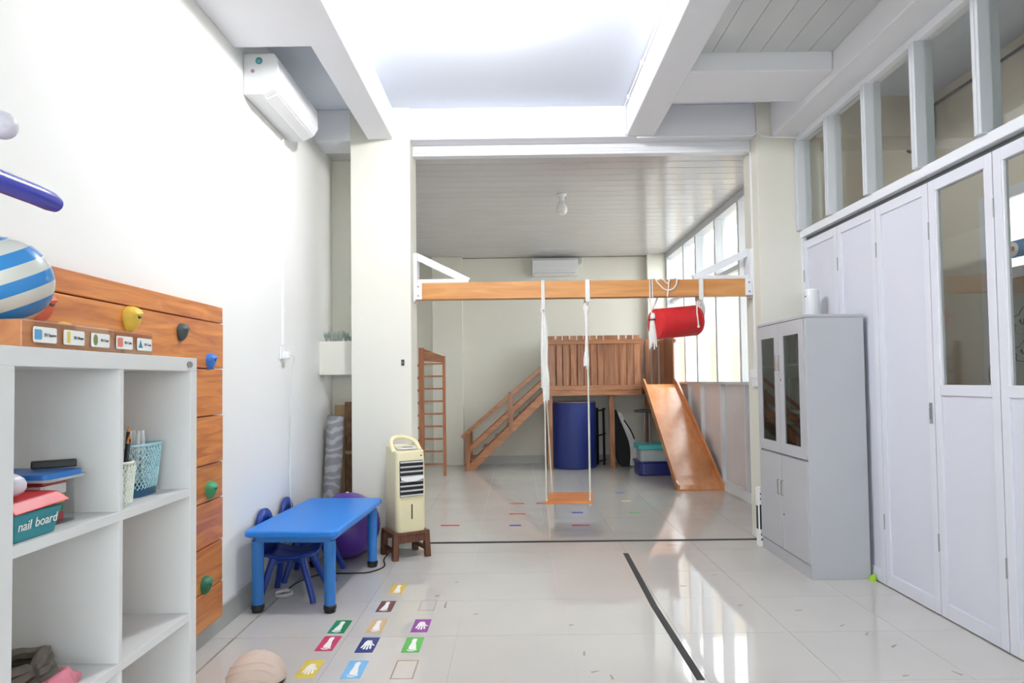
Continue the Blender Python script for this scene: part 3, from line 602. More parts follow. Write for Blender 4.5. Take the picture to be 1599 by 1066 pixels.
def kid_chair(label, x, y, rz, group):
    t = thing('kids_chair', label, 'chair', (x, y, 0), rz, group)
    mb = MB(); n = 9; rows = []
    for i in range(n):                                   # seat shell: local +x is forward
        u = i/(n-1); xx = -.15+.31*u; zz = .275-.028*math.sin(PI*u)+.0; hw = .15-.02*u
        rows.append([(xx, hw*s, zz+.03*abs(s)**3) for s in (-1, -.6, -.2, .2, .6, 1)])
    v = [p for r in rows for p in r]; f = [(i*6+k, i*6+k+1, (i+1)*6+k+1, (i+1)*6+k) for i in range(n-1) for k in range(5)]
    s = obj('seat', MB().add(v, f), 'chair_blue', t, smooth=True); md = s.modifiers.new('solid', 'SOLIDIFY'); md.thickness = .016; md.offset = 0
    outer = [(-.14, .27), (-.15, .36), (-.13, .47), (-.09, .535), (0, .565), (.09, .535), (.13, .47), (.15, .36), (.14, .27)]
    sp = spline([(0, a, b) for a, b in outer], 4); v = []; f = []
    hole = []
    m = len(sp)
    for i, p in enumerate(sp):                           # backrest ring with a hand hole
        a = math.atan2(p.z-.40, p.y); q = (0, .062*math.cos(a), .455+.032*math.sin(a)); v += [tuple(p), q]
    f = [(2*i, 2*i+1, 2*i+3, 2*i+2) for i in range(m-1)]+[(2*(m-1), 2*(m-1)+1, 1, 0)]
    v = [(-.155-(z-.27)*.12, y_, z) for (_, y_, z) in v]
    b = obj('backrest', MB().add(v, f), 'chair_blue', t, smooth=True); md = b.modifiers.new('solid', 'SOLIDIFY'); md.thickness = .018; md.offset = 0
    for sx in (-1, 1):
        for sy in (-1, 1):
            obj('leg', MB().tube([(sx*.09, sy*.085, .27), (sx*.168+.015, sy*.165, .02), (sx*.171+.015, sy*.168, 0)], [.024, .019, .019], 12), 'chair_blue', t, smooth=True)
    obj('stretcher', MB().tube([(-.1, -.09, .235), (.1, .09, .235)], .012, 8).tube([(-.1, .09, .235), (.1, -.09, .235)], .012, 8), 'chair_blue', t, smooth=True)
    return t
kid_chair('dark blue plastic kids chair pushed under the table close to the climbing wall', -1.475, 4.50, 0, 'kids chairs under the blue table')
kid_chair('dark blue plastic kids chair pushed under the table next to the purple gym ball', -1.475, 4.95, .06, 'kids chairs under the blue table')
t = thing('gym_ball', 'large purple gym ball between the blue table and the left pillar', 'ball', (-1.345, 5.44, 0))
mb = MB().ball((0, 0, .255), .255, 40, 40); mb.v = [tuple(Vector((0, 0, .255))+(Vector(p)-Vector((0, 0, .255)))*(1+.006*math.cos((p[2]-.255)*160))) for p in mb.v]
obj('ball', mb, 'purple_ball', t, smooth=True); obj('valve', MB().lathe([(.012, 0), (.010, .006)], 12, (0, 0, .510)), 'white_plastic', t)

# ================================================================== air cooler on a stool
SR = math.radians(31)
st = thing('wooden_stool', 'small dark brown wooden stool carrying the cream air cooler', 'stool', (-.895, 5.495, 0), SR)
obj('seat_board', box(-.15, .15, -.14, .14, .185, .21), 'stool_wood', st, bevel=.004)
for sx in (-1, 1):
    for sy in (-1, 1): obj('leg', MB().obox((sx*.128, sy*.118, .186), (sx*.136, sy*.126, 0), .044, .044, (0, 1, 0)), 'stool_wood', st, bevel=.003)
    obj('stretcher', MB().obox((sx*.132, -.12, .065), (sx*.132, .12, .065), .022, .03), 'stool_wood', st)
for sy in (-1, 1): obj('apron', MB().obox((-.13, sy*.12, .155), (.13, sy*.12, .155), .022, .055), 'stool_wood', st)
t = thing('air_cooler', 'cream portable air cooler with dark louvres standing on the wooden stool', 'air cooler', (-.895, 5.495, .21), SR)
W, D = .125, .14
body = MB(); prof = rrect(-W, W, -D, D, .045, 6); n = len(prof); v = []; zz = [(0, .95), (.02, 1), (.3, 1), (.56, .985), (.60, .97)]
for z, s in zz: v += [(p[0]*s, p[1]*s, z) for p in prof]
v2 = [(p[0]*.95, p[1]*.95, .62+.045*(p[1]+D)/(2*D)) for p in prof]; v += v2
f = [(i*n+k, i*n+(k+1) % n, (i+1)*n+(k+1) % n, (i+1)*n+k) for i in range(len(zz)) for k in range(n)]+[tuple(range(n-1, -1, -1)), tuple(len(zz)*n+k for k in range(n))]
obj('body', body.add(v, f), 'cooler_cream', t, smooth=True)
obj('carry_handle', MB().tube(spline([(-.115, -.05, .615), (-.105, .03, .685), (-.06, .095, .718), (0, .11, .724), (.06, .095, .718), (.105, .03, .685), (.115, -.05, .615)], 5), .017, 10), 'cooler_cream', t, smooth=True)
obj('control_panel', MB().obox((-.085, -.025, .648), (.085, -.025, .648), .10, .006, (0, -.17, 1)), 'white_gloss', t, bevel=.002)
obj('display_marks', MB().obox((-.03, -.03, .6525), (.05, -.03, .6525), .012, .002, (0, -.17, 1)), 'cable_grey', t)
obj('indicator', box(.075, .088, -D*.985-.002, -D*.985+.004, .586, .594), 'dark_plastic', t)
g = obj('grille', box(-.098, .098, -D-.0035, -D+.02, .275, .555), 'dark_plastic', t, bevel=.004)
for k in range(8):
    z = .285+.037*k; obj('louvre', MB().obox((-.096, -D-.008, z), (.096, -D-.008, z), .016, .0065, (0, -.5, 1)), 'silver_slat', g)
obj('paper_strip', MB().prism([(-.094, .41), (-.05, .395), (.03, .395), (.094, .412), (.094, .435), (-.094, .43)], -D-.019, -D-.016, 'y'), 'white_paper', g, label='white paper strip')
obj('water_gauge', box(-.005, .005, -D-.003, -D+.01, .10, .215), 'dark_plastic', t, bevel=.002)
obj('side_latch', MB().obox((.125, .03, .13), (.155, .03, .22), .012, .012, (0, 1, 0)), 'dark_plastic', t)
tag(obj('power_cable', MB().tube(spline([(-1.03, 5.60, .012), (-1.04, 5.36, .006), (-1.0, 5.15, .005), (-1.08, 5.0, .005), (-1.2, 4.98, .005), (-1.4, 4.97, .005), (-1.49, 4.86, .005), (-1.53, 4.74, .005), (-1.54, 4.63, .005)], 8), .005, 6), 'cable_black', loc=(-1.03, 5.6, .005), smooth=True), 'black power cable running on the floor under the blue table', 'cable')
mb = MB(); mb.tube([(-1.53+.055*math.cos(a*.35), 4.50+.06*math.sin(a*.35), 0.005+.0003*a) for a in range(60)], .004, 6)
tag(obj('white_cable_coil', mb, 'cable_white', loc=(-1.53, 4.50, .003), smooth=True), 'coil of thin white cable on the floor under the blue table', 'cable')

# ================================================================== floor stickers
def foot(flip=1):
    sole = spline([(0, .085, 0), (.013, .075, 0), (.012, .03, 0), (.020, -.02, 0), (.022, -.05, 0), (.006, -.066, 0), (-.012, -.06, 0), (-.016, -.03, 0), (-.011, .02, 0), (-.012, .07, 0), (0, .085, 0)], 4)[:-1]
    polys = [[(p.x*flip, p.y) for p in sole]]
    for i, (x, y, r) in enumerate([(.022, -.066, .0075), (.011, -.078, .0062), (.0, -.082, .0058), (-.010, -.079, .0052), (-.018, -.070, .0047)]): polys.append([(flip*(x+r*math.cos(a*PI/5)), y+r*1.2*math.sin(a*PI/5)) for a in range(10)])
    return polys
def hand(flip=1):
    polys = [[(-.021, .03), (-.012, .06), (.012, .06), (.021, .03), (.023, -.005), (-.023, -.005)]]
    for x, l, a in ((-.0185, .038, -.14), (-.0065, .056, -.04), (.0055, .06, .04), (.0175, .05, .14)):
        c, s = math.sin(a), -math.cos(a); w_ = .0048; px, py = -s, c
        polys.append([(x+px*w_, -.002+py*w_), (x+px*w_+c*l, -.002+py*w_+s*l), (x+c*(l+.004), -.002+s*(l+.004)), (x-px*w_+c*l, -.002-py*w_+s*l), (x-px*w_, -.002-py*w_)])
    polys.append([(.018, .04), (.022, .02), (.040, -.008), (.034, -.013), (.020, .0)])
    return [[(flip*a, b) for a, b in p] for p in polys]
cols = [('dark green', 'footprint', C(44, 142, 92)), ('tan', 'footprint', C(214, 184, 140)), ('purple', 'handprint', C(146, 70, 160)), ('rose red', 'footprint', C(204, 70, 104)), ('navy blue', 'handprint', C(48, 60, 128)),
        ('light green', 'footprint', C(98, 190, 94)), ('yellow', 'handprint', C(224, 204, 82)), ('sky blue', 'footprint', C(126, 192, 242)), ('maroon', 'footprint', C(116, 70, 72)), ('pale orange yellow', 'footprint', C(230, 194, 92))]
pos = [(-1.012, 3.912), (-.805, 3.92), (-.552, 3.915), (-1.010, 3.668), (-.797, 3.64), (-.557, 3.635), (-1.012, 3.345), (-.792, 3.335), (-.815, 4.255), (-.805, 4.605)]
for i, (cn, kind, cc) in enumerate(cols):
    mat('sticker_'+cn.replace(' ', '_'), cc, .35, var=.03, vscale=20)
    t = thing('floor_sticker', '%s floor sticker with a white %s' % (cn, kind), 'sticker', (pos[i][0], pos[i][1], 0), 0, 'hand and foot floor stickers')
    obj('sheet', box(-.047, .047, -.103, .103, 0, .0008), 'sticker_'+cn.replace(' ', '_'), t)
    mb = MB()
    for p in (foot(1 if i % 2 else -1) if kind == 'footprint' else hand(1)): mb.prism(p, .0008, .0013)
    obj(kind, mb, 'white_paper', t, label='white '+kind)
mat('sticker_residue', C(170, 150, 136), .5, var=.1, vscale=40)
def outline(x, y, w, h, s):
    mb = MB(); a, b = w/2, h/2
    mb.box(-a, a, b-s, b, 0, .0006).box(-a, a, -b, -b+s, 0, .0006).box(-a, -a+s, -b+s, b-s, 0, .0006).box(a-s, a, -b+s, b-s, 0, .0006)
    mb.move(Matrix.Translation((x, y, 0))); return mb
tag(obj('sticker_outline', outline(-.55, 3.33, .11, .215, .008), 'sticker_residue', loc=(-.55, 3.33, 0)), 'faint dirty outline left by a removed sticker beside the sky blue one', 'residue')
tag(obj('sticker_outline', outline(-.56, 4.27, .10, .20, .005), 'sticker_residue', loc=(-.56, 4.27, 0)), 'faint dirty outline left by a removed sticker beyond the purple one', 'residue')
tag(obj('floor_tape', MB().prism([(.812, 3.175), (.850, 3.175), (.845, 4.2), (.878, 5.47), (.836, 5.475), (.805, 4.2)], 0, .0012), 'black_rubber', loc=(.84, 4.3, 0)), 'long black tape line stuck along a floor tile joint', 'tape')
mat('tape_red', C(198, 52, 58), .4); mat('tape_blue', C(56, 72, 176), .4); mat('tape_green', C(96, 172, 110), .4); mat('tape_yellow', C(206, 200, 120), .4)
for cn, x, y, w_ in (('red', -.644, 6.60, .18), ('red', .003, 7.72, .16), ('red', .003, 7.13, .17), ('blue', -.02, 6.57, .11), ('blue', .63, 7.16, .11), ('red', .60, 6.535, .17), ('blue', 1.255, 8.375, .11), ('green', 1.216, 7.124, .11), ('yellow', 1.24, 7.8, .11), ('green', .58, 7.70, .10), ('red', .68, 7.70, .10), ('red', .28, 7.73, .13)):
    tag(obj('tape_mark', box(x-w_/2, x+w_/2, y-.028, y+.028, 0, .001), 'tape_'+cn, loc=(x, y, 0)), 'short %s tape mark on the back-room floor' % cn, 'tape', 'coloured tape marks on the back-room floor')
mb = MB()
for x, y, l, a in ((1.92, 3.55, .05, .7), (1.87, 3.72, .06, 1.0), (1.80, 3.85, .05, .8), (1.78, 3.2, .03, .2), (2.03, 3.22, .05, 2.0), (.33, 3.5, .05, 1.5), (.36, 3.28, .04, .4), (.43, 3.22, .05, 1.7), (1.10, 4.6, .04, 0), (1.38, 4.85, .04, .2), (1.35, 4.2, .03, .4), (1.66, 4.1, .04, .1), (1.3, 5.72, .12, 0), (-.52, 4.45, .03, .4), (-.42, 4.75, .03, 1.2), (-.25, 4.1, .03, .8), (.05, 3.0, .05, .4), (.3, 3.9, .03, .5), (-.45, 4.28, .12, 1.6)):
    c, s = math.cos(a), math.sin(a); w_ = .008
    mb.prism([(x-c*l/2-s*w_, y-s*l/2+c*w_), (x+c*l/2-s*w_*.3, y+s*l/2+c*w_*.3), (x+c*l/2+s*w_*.4, y+s*l/2-c*w_*.4), (x-c*l/2+s*w_*.7, y-s*l/2-c*w_*.7)], 0, .0007)
o = tag(obj('floor_scuffs', mb, 'scuff', kind='stuff'), 'scattered small dark scuffs and glue specks on the floor tiles', 'scuffs')

# ================================================================== steel cabinet
CX0, CX1, CY0, CY1, CH = 2.0, 2.40, 4.70, 5.62, 1.81
t = thing('steel_cabinet', 'grey steel cabinet with glass upper doors against the folding doors', 'cabinet', (2.2, 5.16, 0))
def cp(name, m, *a, p=None, **k): return obj(name, box(*a), m, p or t, world=(p is None), **k)
th = .015
body = obj('body', MB().box(CX0, CX1, CY0, CY0+th, .0, CH-.02).box(CX0, CX1, CY1-th, CY1, 0, CH-.02).box(CX1-th, CX1, CY0+th, CY1-th, 0, CH-.02).box(CX0-.006, CX1, CY0-.004, CY1+.004, CH-.02, CH)
           .box(CX0+.004, CX1-th, CY0+th, CY1-th, .78, .80).box(CX0, CX1-th, CY0+th, CY1-th, 0, .09), 'cabinet_grey', t, world=True, bevel=.003)
ycm = (CY0+CY1)/2
def cdoor(y0, y1, z0, z1, gl, hy):
    s = .085
    if gl:
        d = obj('glass_door', MB().box(CX0-.012, CX0+.004, y0, y0+s, z0, z1).box(CX0-.012, CX0+.004, y1-s, y1, z0, z1).box(CX0-.012, CX0+.004, y0+s, y1-s, z0, z0+.08).box(CX0-.012, CX0+.004, y0+s, y1-s, z1-.1, z1), 'cabinet_grey', t, world=True)
        off = -Vector(t.location); o = obj('pane', box(CX0-.006, CX0-.002, y0+s, y1-s, z0+.08, z1-.1), 'cabinet_glass', d); o.location = off
        zc = z0+.62
    else:
        d = obj('lower_door', box(CX0-.012, CX0+.004, y0, y1, z0, z1), 'cabinet_grey', t, world=True, bevel=.002); off = -Vector(t.location); zc = z0+.40
    o = obj('handle', MB().tube([(CX0-.012, hy, zc), (CX0-.03, hy, zc), (CX0-.03, hy, zc+.11), (CX0-.012, hy, zc+.11)], .0045, 6), 'chrome', d); o.location = off
    o = obj('handle_plate', box(CX0-.0135, CX0-.012, hy-.014, hy+.014, zc-.015, zc+.125), 'silver_slat', d); o.location = off
    return d
cdoor(CY0+.012, ycm-.0025, .81, CH-.025, True, ycm-.035); cdoor(ycm+.0025, CY1-.012, .81, CH-.025, True, ycm+.035)
cdoor(CY0+.012, ycm-.0025, .10, .795, False, ycm-.035); cdoor(ycm+.0025, CY1-.012, .10, .795, False, ycm+.035)
for z in (1.40, .40): obj('lock', MB().tube([(CX0-.012, ycm-.035, z-.04), (CX0-.017, ycm-.035, z-.04)], .009, 10), 'chrome', t, world=True)
for z in (1.115, 1.46): obj('inner_shelf', box(CX0+.03, CX1-th, CY0+th, CY1-th, z, z+.02), 'cabinet_grey', t, world=True)
fm = ['green', 'dark_plastic', 'coil_grey', 'navy_plastic', 'cable_grey', 'black_cloth', 'teal_box', 'cabinet_inside']
fnm = {'green': 'green', 'dark_plastic': 'black', 'coil_grey': 'brown', 'navy_plastic': 'navy', 'cable_grey': 'dark grey', 'black_cloth': 'charcoal', 'teal_box': 'teal', 'cabinet_inside': 'light grey'}
rows = {.80: 'lowest glazed shelf', 1.135: 'middle glazed shelf', 1.48: 'top glazed shelf'}
for z, rn in rows.items():
    y = CY0+.05; i = 0
    while y < CY1-.12:
        w_ = random.uniform(.035, .06); h = random.uniform(.17, .25); m = fm[(i*3+int(z*10)) % 8]
        o = obj('file_folder', box(CX0+.07+random.uniform(0, .03), CX1-.04, y, y+w_, z, z+h), m, loc=(2.2, y+w_/2, z), bevel=.003)
        tag(o, '%s file folder on the %s of the steel cabinet' % (fnm[m], rn), 'folder', 'file folders in the steel cabinet'); y += w_+random.choice((.004, .006, .05)); i += 1
t = thing('white_canister', 'white cylindrical canister standing on top of the grey cabinet', 'canister', (2.30, 5.28, CH))
obj('body', MB().lathe([(.052, 0), (.056, .006), (.056, .225), (.052, .235)], 28), 'white_gloss', t, smooth=True); obj('lid', MB().lathe([(.052, .235), (.05, .245), (.03, .25)], 28), 'white_plastic', t, smooth=True)
obj('mark', MB().ball((-.052, -.018, .19), .007, 8, 6), 'cable_grey', t)
t = thing('narrow_carton', 'narrow white carton with black markings between the pillar and cabinet', 'box', (2.03, 5.66, 0))
obj('body', box(1.975, 2.055, 5.635, 5.695, 0, .48), 'white_paper', t, world=True, bevel=.002)
obj('black_print', box(1.985, 2.045, 5.633, 5.635, .14, .34), 'dark_plastic', t, world=True); obj('black_print', box(1.973, 1.975, 5.645, 5.685, .14, .33), 'dark_plastic', t, world=True)
for z in (.05, .09, .38, .42): obj('printed_line', box(1.99, 2.03, 5.6335, 5.635, z, z+.015), 'cable_grey', t, world=True)
tag(obj('door_wedge', MB().prism([(2.375, 0), (2.41, 0), (2.41, .04), (2.39, .03)], 4.655, 4.69, 'y'), 'lime', loc=(2.39, 4.67, 0)), 'small lime green wedge at the foot of the grey cabinet', 'wedge')

# ================================================================== swing beam, swing, bolster
t = thing('swing_beam', 'long orange pine beam spanning the opening between the two pillars', 'beam', (.6, 5.93, 2.09))
obj('timber', box(-.855, 2.048, 5.87, 5.99, 2.09, 2.235), 'pine_beam', t, world=True, bevel=.004)
for sx, xp, L in ((1, -.867, .47), (-1, 2.06, .50)):
    b = obj('bracket', MB().box(min(xp, xp+sx*.012), max(xp, xp+sx*.012), 5.85, 6.01, 2.07, 2.235).box(min(xp, xp+sx*.03), max(xp, xp+sx*.03), 5.85, 6.01, 2.235, 2.49)
            .box(min(xp, xp+sx*L), max(xp, xp+sx*L), 5.90, 5.96, 2.236, 2.27).obox((xp+sx*.015, 5.93, 2.475), (xp+sx*L, 5.93, 2.25), .06, .035, (0, 1, 0)).box(min(xp, xp+sx*.07), max(xp, xp+sx*.07), 5.855, 5.869, 2.09, 2.235), 'alu_white', t, world=True, label='white steel triangle bracket')
    for z in (2.12, 2.20):
        o = obj('bolt', MB().tube([(xp+sx*.04, 5.845, z), (xp+sx*.04, 5.856, z)], .008, 6), 'grey_metal', b); o.location = -Vector(t.location)
def loop(x, r=.007, drop=.0):      # rope wrapped over the beam
    return [(x, 5.862, 2.085-drop), (x, 5.861, 2.16), (x, 5.862, 2.238), (x, 5.93, 2.246), (x, 5.998, 2.238), (x, 5.999, 2.16), (x, 5.998, 2.085-drop)]
def fringe(mb, x, y, z0, z1, w, n, r=.006):
    for i in range(n):
        a = i*2.4; rr = w*math.sqrt((i+.5)/n); l = random.uniform(.75, 1.0)
        px, py = x+rr*math.cos(a), y+rr*.7*math.sin(a); zb = z0+(z1-z0)*l
        mb.tube([(x+.4*rr*math.cos(a), y+.3*rr*math.sin(a), z0), (px, py, z0+(zb-z0)*.5), (px+random.uniform(-.006, .006), py+random.uniform(-.006, .006), zb)], [r, r, r*.7], 6)
    return mb
t = thing('rope_swing', 'wooden swing seat hanging on white ropes from the pine beam', 'swing', (.47, 6.0, .3))
SZ = .345
seat = MB().prism([(.235, 5.86), (.645, 5.85), (.70, 6.34), (.30, 6.35)], SZ-.022, SZ, 'z')
obj('seat', seat, 'swing_wood', t, world=True, bevel=.004)
kn1, kn2 = (.25, 5.93, 1.98), (.63, 5.93, 2.0)
obj('rope', MB().tube([(.255, 5.88, SZ-.03), (.253, 5.89, SZ+.01), kn1], .006, 8), 'rope_dim', t, world=True, smooth=True)
obj('rope', MB().tube([(.325, 6.32, SZ-.03), (.325, 6.31, SZ+.01), (.25, 5.95, 1.62), kn1], .006, 8), 'rope_dim', t, world=True, smooth=True)
obj('rope', MB().tube([(.625, 5.875, SZ-.03), (.625, 5.885, SZ+.01), kn2], .006, 8), 'rope_dim', t, world=True, smooth=True)
obj('rope', MB().tube([(.675, 6.315, SZ-.03), (.675, 6.305, SZ+.01), (.64, 5.98, 1.5), kn2], .006, 8), 'rope_dim', t, world=True, smooth=True)
for x, y in ((.255, 5.88), (.325, 6.32), (.625, 5.875), (.675, 6.315)): obj('knot', MB().ball((x, y, SZ-.032), .014, 8, 6).ball((x, y, SZ+.008), .011, 8, 6), 'rope_dim', t, world=True, smooth=True)
lp = MB()
for dx in (-.008, .008): lp.tube(loop(.248+dx, drop=.09), .007, 8)
lp.tube([(.248, 5.862, 1.995), (.25, 5.93, 1.98), (.248, 5.998, 1.995)], .010, 8); obj('beam_loop', lp, 'rope', t, world=True, smooth=True)
lp = MB()
for dx in (-.012, 0, .012): lp.tube(loop(.632+dx, drop=.03), .009, 8)
lp.tube([(.63, 5.862, 2.06), (.632, 5.93, 2.0), (.63, 5.998, 2.06)], .012, 8); obj('beam_loop', lp, 'rope', t, world=True, smooth=True)
obj('knot', MB().ball((.25, 5.925, 1.99), .026, 12, 8, (1, 1, 1.3)), 'rope', t, world=True, smooth=True); obj('knot', MB().ball((.625, 5.925, 2.0), .034, 12, 8, (.9, 1, 1.5)), 'rope', t, world=True, smooth=True)
mb = fringe(MB(), .252, 5.915, 1.99, 1.27, .03, 9, .008); fringe(mb, .262, 5.92, 1.55, 1.17, .03, 9, .008); obj('rope_tail', mb, 'rope', t, world=True, smooth=True, label='thick frayed rope tail')
mb = MB().tube([(.62, 5.91, 1.99), (.622, 5.905, 1.80), (.618, 5.905, 1.60), (.612, 5.905, 1.50)], [.016, .011, .014, .022], 8); fringe(mb, .615, 5.905, 1.62, 1.47, .02, 6, .007); obj('rope_tail', mb, 'rope', t, world=True, smooth=True)
obj('trailing_cord', MB().tube([(.262, 5.895, SZ-.04), (.27, 5.90, .2), (.285, 5.92, .005), (.30, 5.95, .004)], .004, 6), 'rope_dim', t, world=True, smooth=True)
# bolster
t = thing('bolster_swing', 'red cylindrical bolster hung by white ropes from the pine beam', 'bolster', (1.40, 5.93, 1.86))
A, B = Vector((1.195, 5.84, 1.845)), Vector((1.60, 5.98, 1.89)); ax = (B-A).normalized(); L = (B-A).length
prof = [(.02, 0), (.105, 0), (.124, .008), (.132, .03), (.132, L-.03), (.124, L-.008), (.105, L), (.02, L)]
mb = MB().lathe(prof, 36); q = Vector((0, 0, 1)).rotation_difference(ax).to_matrix().to_4x4(); mb.move(Matrix.Translation(A) @ q)
obj('cushion', mb, 'red_vinyl', t, world=True, smooth=True)
for s_ in (.03, L-.03): obj('seam', MB().tube([tuple(A+ax*s_+(q @ Vector((.132*math.cos(k*PI/16), .132*math.sin(k*PI/16), 0)))) for k in range(33)], .003, 6), 'red_vinyl', t, world=True, smooth=True)
e1, e2 = A-ax*.004, B+ax*.004
mb = MB().tube(loop(1.168, drop=.02), .005, 6).tube(loop(1.19, drop=.02), .005, 6)
mb.tube(spline([(1.25, 5.95, 2.085), (1.20, 5.90, 1.99), (1.178, 5.85, 1.93), tuple(e1+Vector((-.012, 0, .03))), tuple(e1+Vector((.012, 0, -.02)))]), .008, 8).tube([(1.18, 5.93, 2.07), (1.175, 5.88, 1.99), (1.178, 5.85, 1.93)], .007, 8)
obj('rope', mb, 'rope', t, world=True, smooth=True)
mb = fringe(MB(), 1.178, 5.835, 1.90, 1.63, .026, 14, .008).ball((1.185, 5.83, 1.915), .026, 10, 7, (1, 1, 1.2)); obj('rope_tail', mb, 'rope', t, world=True, smooth=True, label='frayed white rope tassel')
obj('cord_tie', MB().tube([(1.178+.028*math.cos(k*PI/8), 5.835+.028*math.sin(k*PI/8), 1.885) for k in range(17)], .005, 6), 'cable_black', t, world=True)
mb = MB()
for dx in (-.012, 0, .012): mb.tube(loop(1.61+dx, drop=.03), .008, 8)
mb.tube([(1.61, 5.865, 2.06), (1.608, 5.93, 2.0), (1.606, 5.96, 1.93), tuple(e2+Vector((.006, 0, .01)))], .010, 8).tube([(1.61, 5.995, 2.06), (1.615, 5.99, 2.0), (1.612, 5.985, 1.92)], .009, 8)
obj('rope', mb, 'rope', t, world=True, smooth=True)
mb = fringe(MB(), 1.622, 5.93, 2.06, 1.92, .035, 9, .008).ball((1.612, 5.94, 2.02), .032, 10, 7, (.9, 1, 1.4))
mb.tube(spline([(1.61, 5.87, 2.04), (1.57, 5.845, 2.03), (1.562, 5.835, 1.95), (1.568, 5.828, 1.86), (1.57, 5.825, 1.83)]), .006, 8).ball((1.57, 5.825, 1.822), .012, 8, 6)
obj('rope_tail', mb, 'rope', t, world=True, smooth=True)
tag(obj('rope_hank', MB().tube(spline([(1.205, 5.93, 2.245), (1.215, 5.862, 2.238), (1.24, 5.858, 2.20), (1.30, 5.858, 2.145), (1.36, 5.858, 2.148), (1.395, 5.858, 2.19), (1.40, 5.862, 2.238), (1.39, 5.93, 2.245), (1.37, 5.95, 2.246), (1.345, 5.862, 2.238), (1.32, 5.858, 2.20), (1.29, 5.858, 2.225), (1.27, 5.862, 2.239), (1.27, 5.92, 2.246)], 6), .0065, 8).tube(spline([(1.33, 5.857, 2.21), (1.325, 5.856, 2.15), (1.315, 5.858, 2.085)]), .006, 8), 'rope', loc=(1.3, 5.86, 2.1), smooth=True), 'loose white rope loops draped over the pine beam above the bolster', 'rope')

# ================================================================== climbing ladder
t = thing('climbing_ladder', 'brown wooden climbing ladder with thin rungs by the back-left wall', 'ladder', (-1.23, 10.1, 0))
obj('rail', box(-1.425, -1.355, 10.06, 10.14, 0, 1.885), 'ladder_wood', t, world=True, bevel=.004); obj('rail', box(-1.075, -1.035, 10.06, 10.14, 0, 1.76), 'ladder_wood', t, world=True, bevel=.004)
obj('rail', box(-1.66, -1.61, 10.06, 10.14, 0, 1.885), 'ladder_wood', t, world=True, bevel=.004)
obj('top_board', MB().prism([(-1.355, 1.87), (-1.075, 1.76), (-1.075, 1.66), (-1.355, 1.69)], 10.09, 10.12, 'y'), 'play_wood_x', t, world=True)
for k in range(9):
    z = 1.645-.1845*k
    obj('rung', box(-1.355, -1.075, 10.08, 10.12, z-.012, z+.012), 'ladder_wood', t, world=True, bevel=.003); obj('rung', box(-1.61, -1.425, 10.08, 10.12, z-.04, z-.005), 'ladder_wood', t, world=True, bevel=.003)

# ================================================================== play platform with stairs
t = thing('play_platform', 'raised wooden play platform with slatted railing and stairs at the back wall', 'play platform', (1.4, 11.0, 0))
YF, YB = 10.58, 11.28
P0, P1 = .49, 2.48
for k in range(7): obj('deck_board', box(P0, P1, YF+.05+k*.093, YF+.05+k*.093+.089, 1.255, 1.28), 'play_wood_x', t, world=True)
obj('fascia', box(P0, 1.952, YF, YF+.04, 1.135, 1.215), 'play_wood_x', t, world=True, bevel=.003); obj('fascia', box(P0, 1.952, YF+.004, YF+.04, 1.218, 1.295), 'play_wood_x', t, world=True, bevel=.003)
obj('deck_board', box(1.985, 2.44, 10.592, 10.632, 1.255, 1.28), 'play_wood_x', t, world=True)
obj('fascia', box(P0, P1, YB-.04, YB, 1.135, 1.255), 'play_wood_x', t, world=True)
for y0 in (YF+.05,): obj('joist', MB().box(P0, P0+.04, YF+.04, YB-.04, 1.14, 1.255).box(P1-.04, P1, YF+.05, YB-.04, 1.14, 1.255), 'play_wood_x', t, world=True)
for x0, x1, y0, y1 in ((.49, .57, YF+.04, YF+.12), (1.46, 1.54, YF+.10, YF+.18), (2.40, 2.48, YF+.06, YF+.14), (.49, .57, YB-.08, YB), (2.12, 2.19, YB-.13, YB-.05)): obj('post', box(x0, x1, y0, y1, 0, 1.14), 'play_wood', t, world=True, bevel=.003)
spx = [(854, 864), (870, 875), (880, 886), (892, 897.5), (903, 908.5), (913, 918.5), (923, 928.5), (934, 939.5), (944, 962.5), (969, 974.5), (980, 985.5), (991, 996.5)]
for a, b in spx:
    x0, x1 = (a-803.8)/100.7, (b-803.8)/100.7
    obj('railing_slat', box(x0-.012, x1+.02, YF+.012, YF+.034, 1.215, 2.065), 'play_wood', t, world=True, bevel=.003)
obj('top_rail', box(P0, 1.945, YF-.022, YF+.012, 1.935, 1.995), 'play_wood_x', t, world=True, bevel=.003)
obj('top_rail', box(P0, P1, YB-.03, YB, 1.95, 2.01), 'play_wood_x', t, world=True)
k = 0; x = P0
while x < 2.40:
    if not (2.29 < x < 2.33): obj('railing_slat', box(x, x+.085, YB-.052, YB-.032, 1.28, 2.03+.02*(k % 2)), 'play_wood', t, world=True, bevel=.003)
    x += .118; k += 1
for k in range(7): obj('railing_slat', box(P1-.03, P1-.008, YF+.02+k*.093, YF+.02+k*.093+.082, 1.28, 2.05), 'play_wood', t, world=True, bevel=.003)
obj('top_rail', box(P1-.008, P1+.02, YF, YB, 1.94, 2.0), 'play_wood_x', t, world=True)
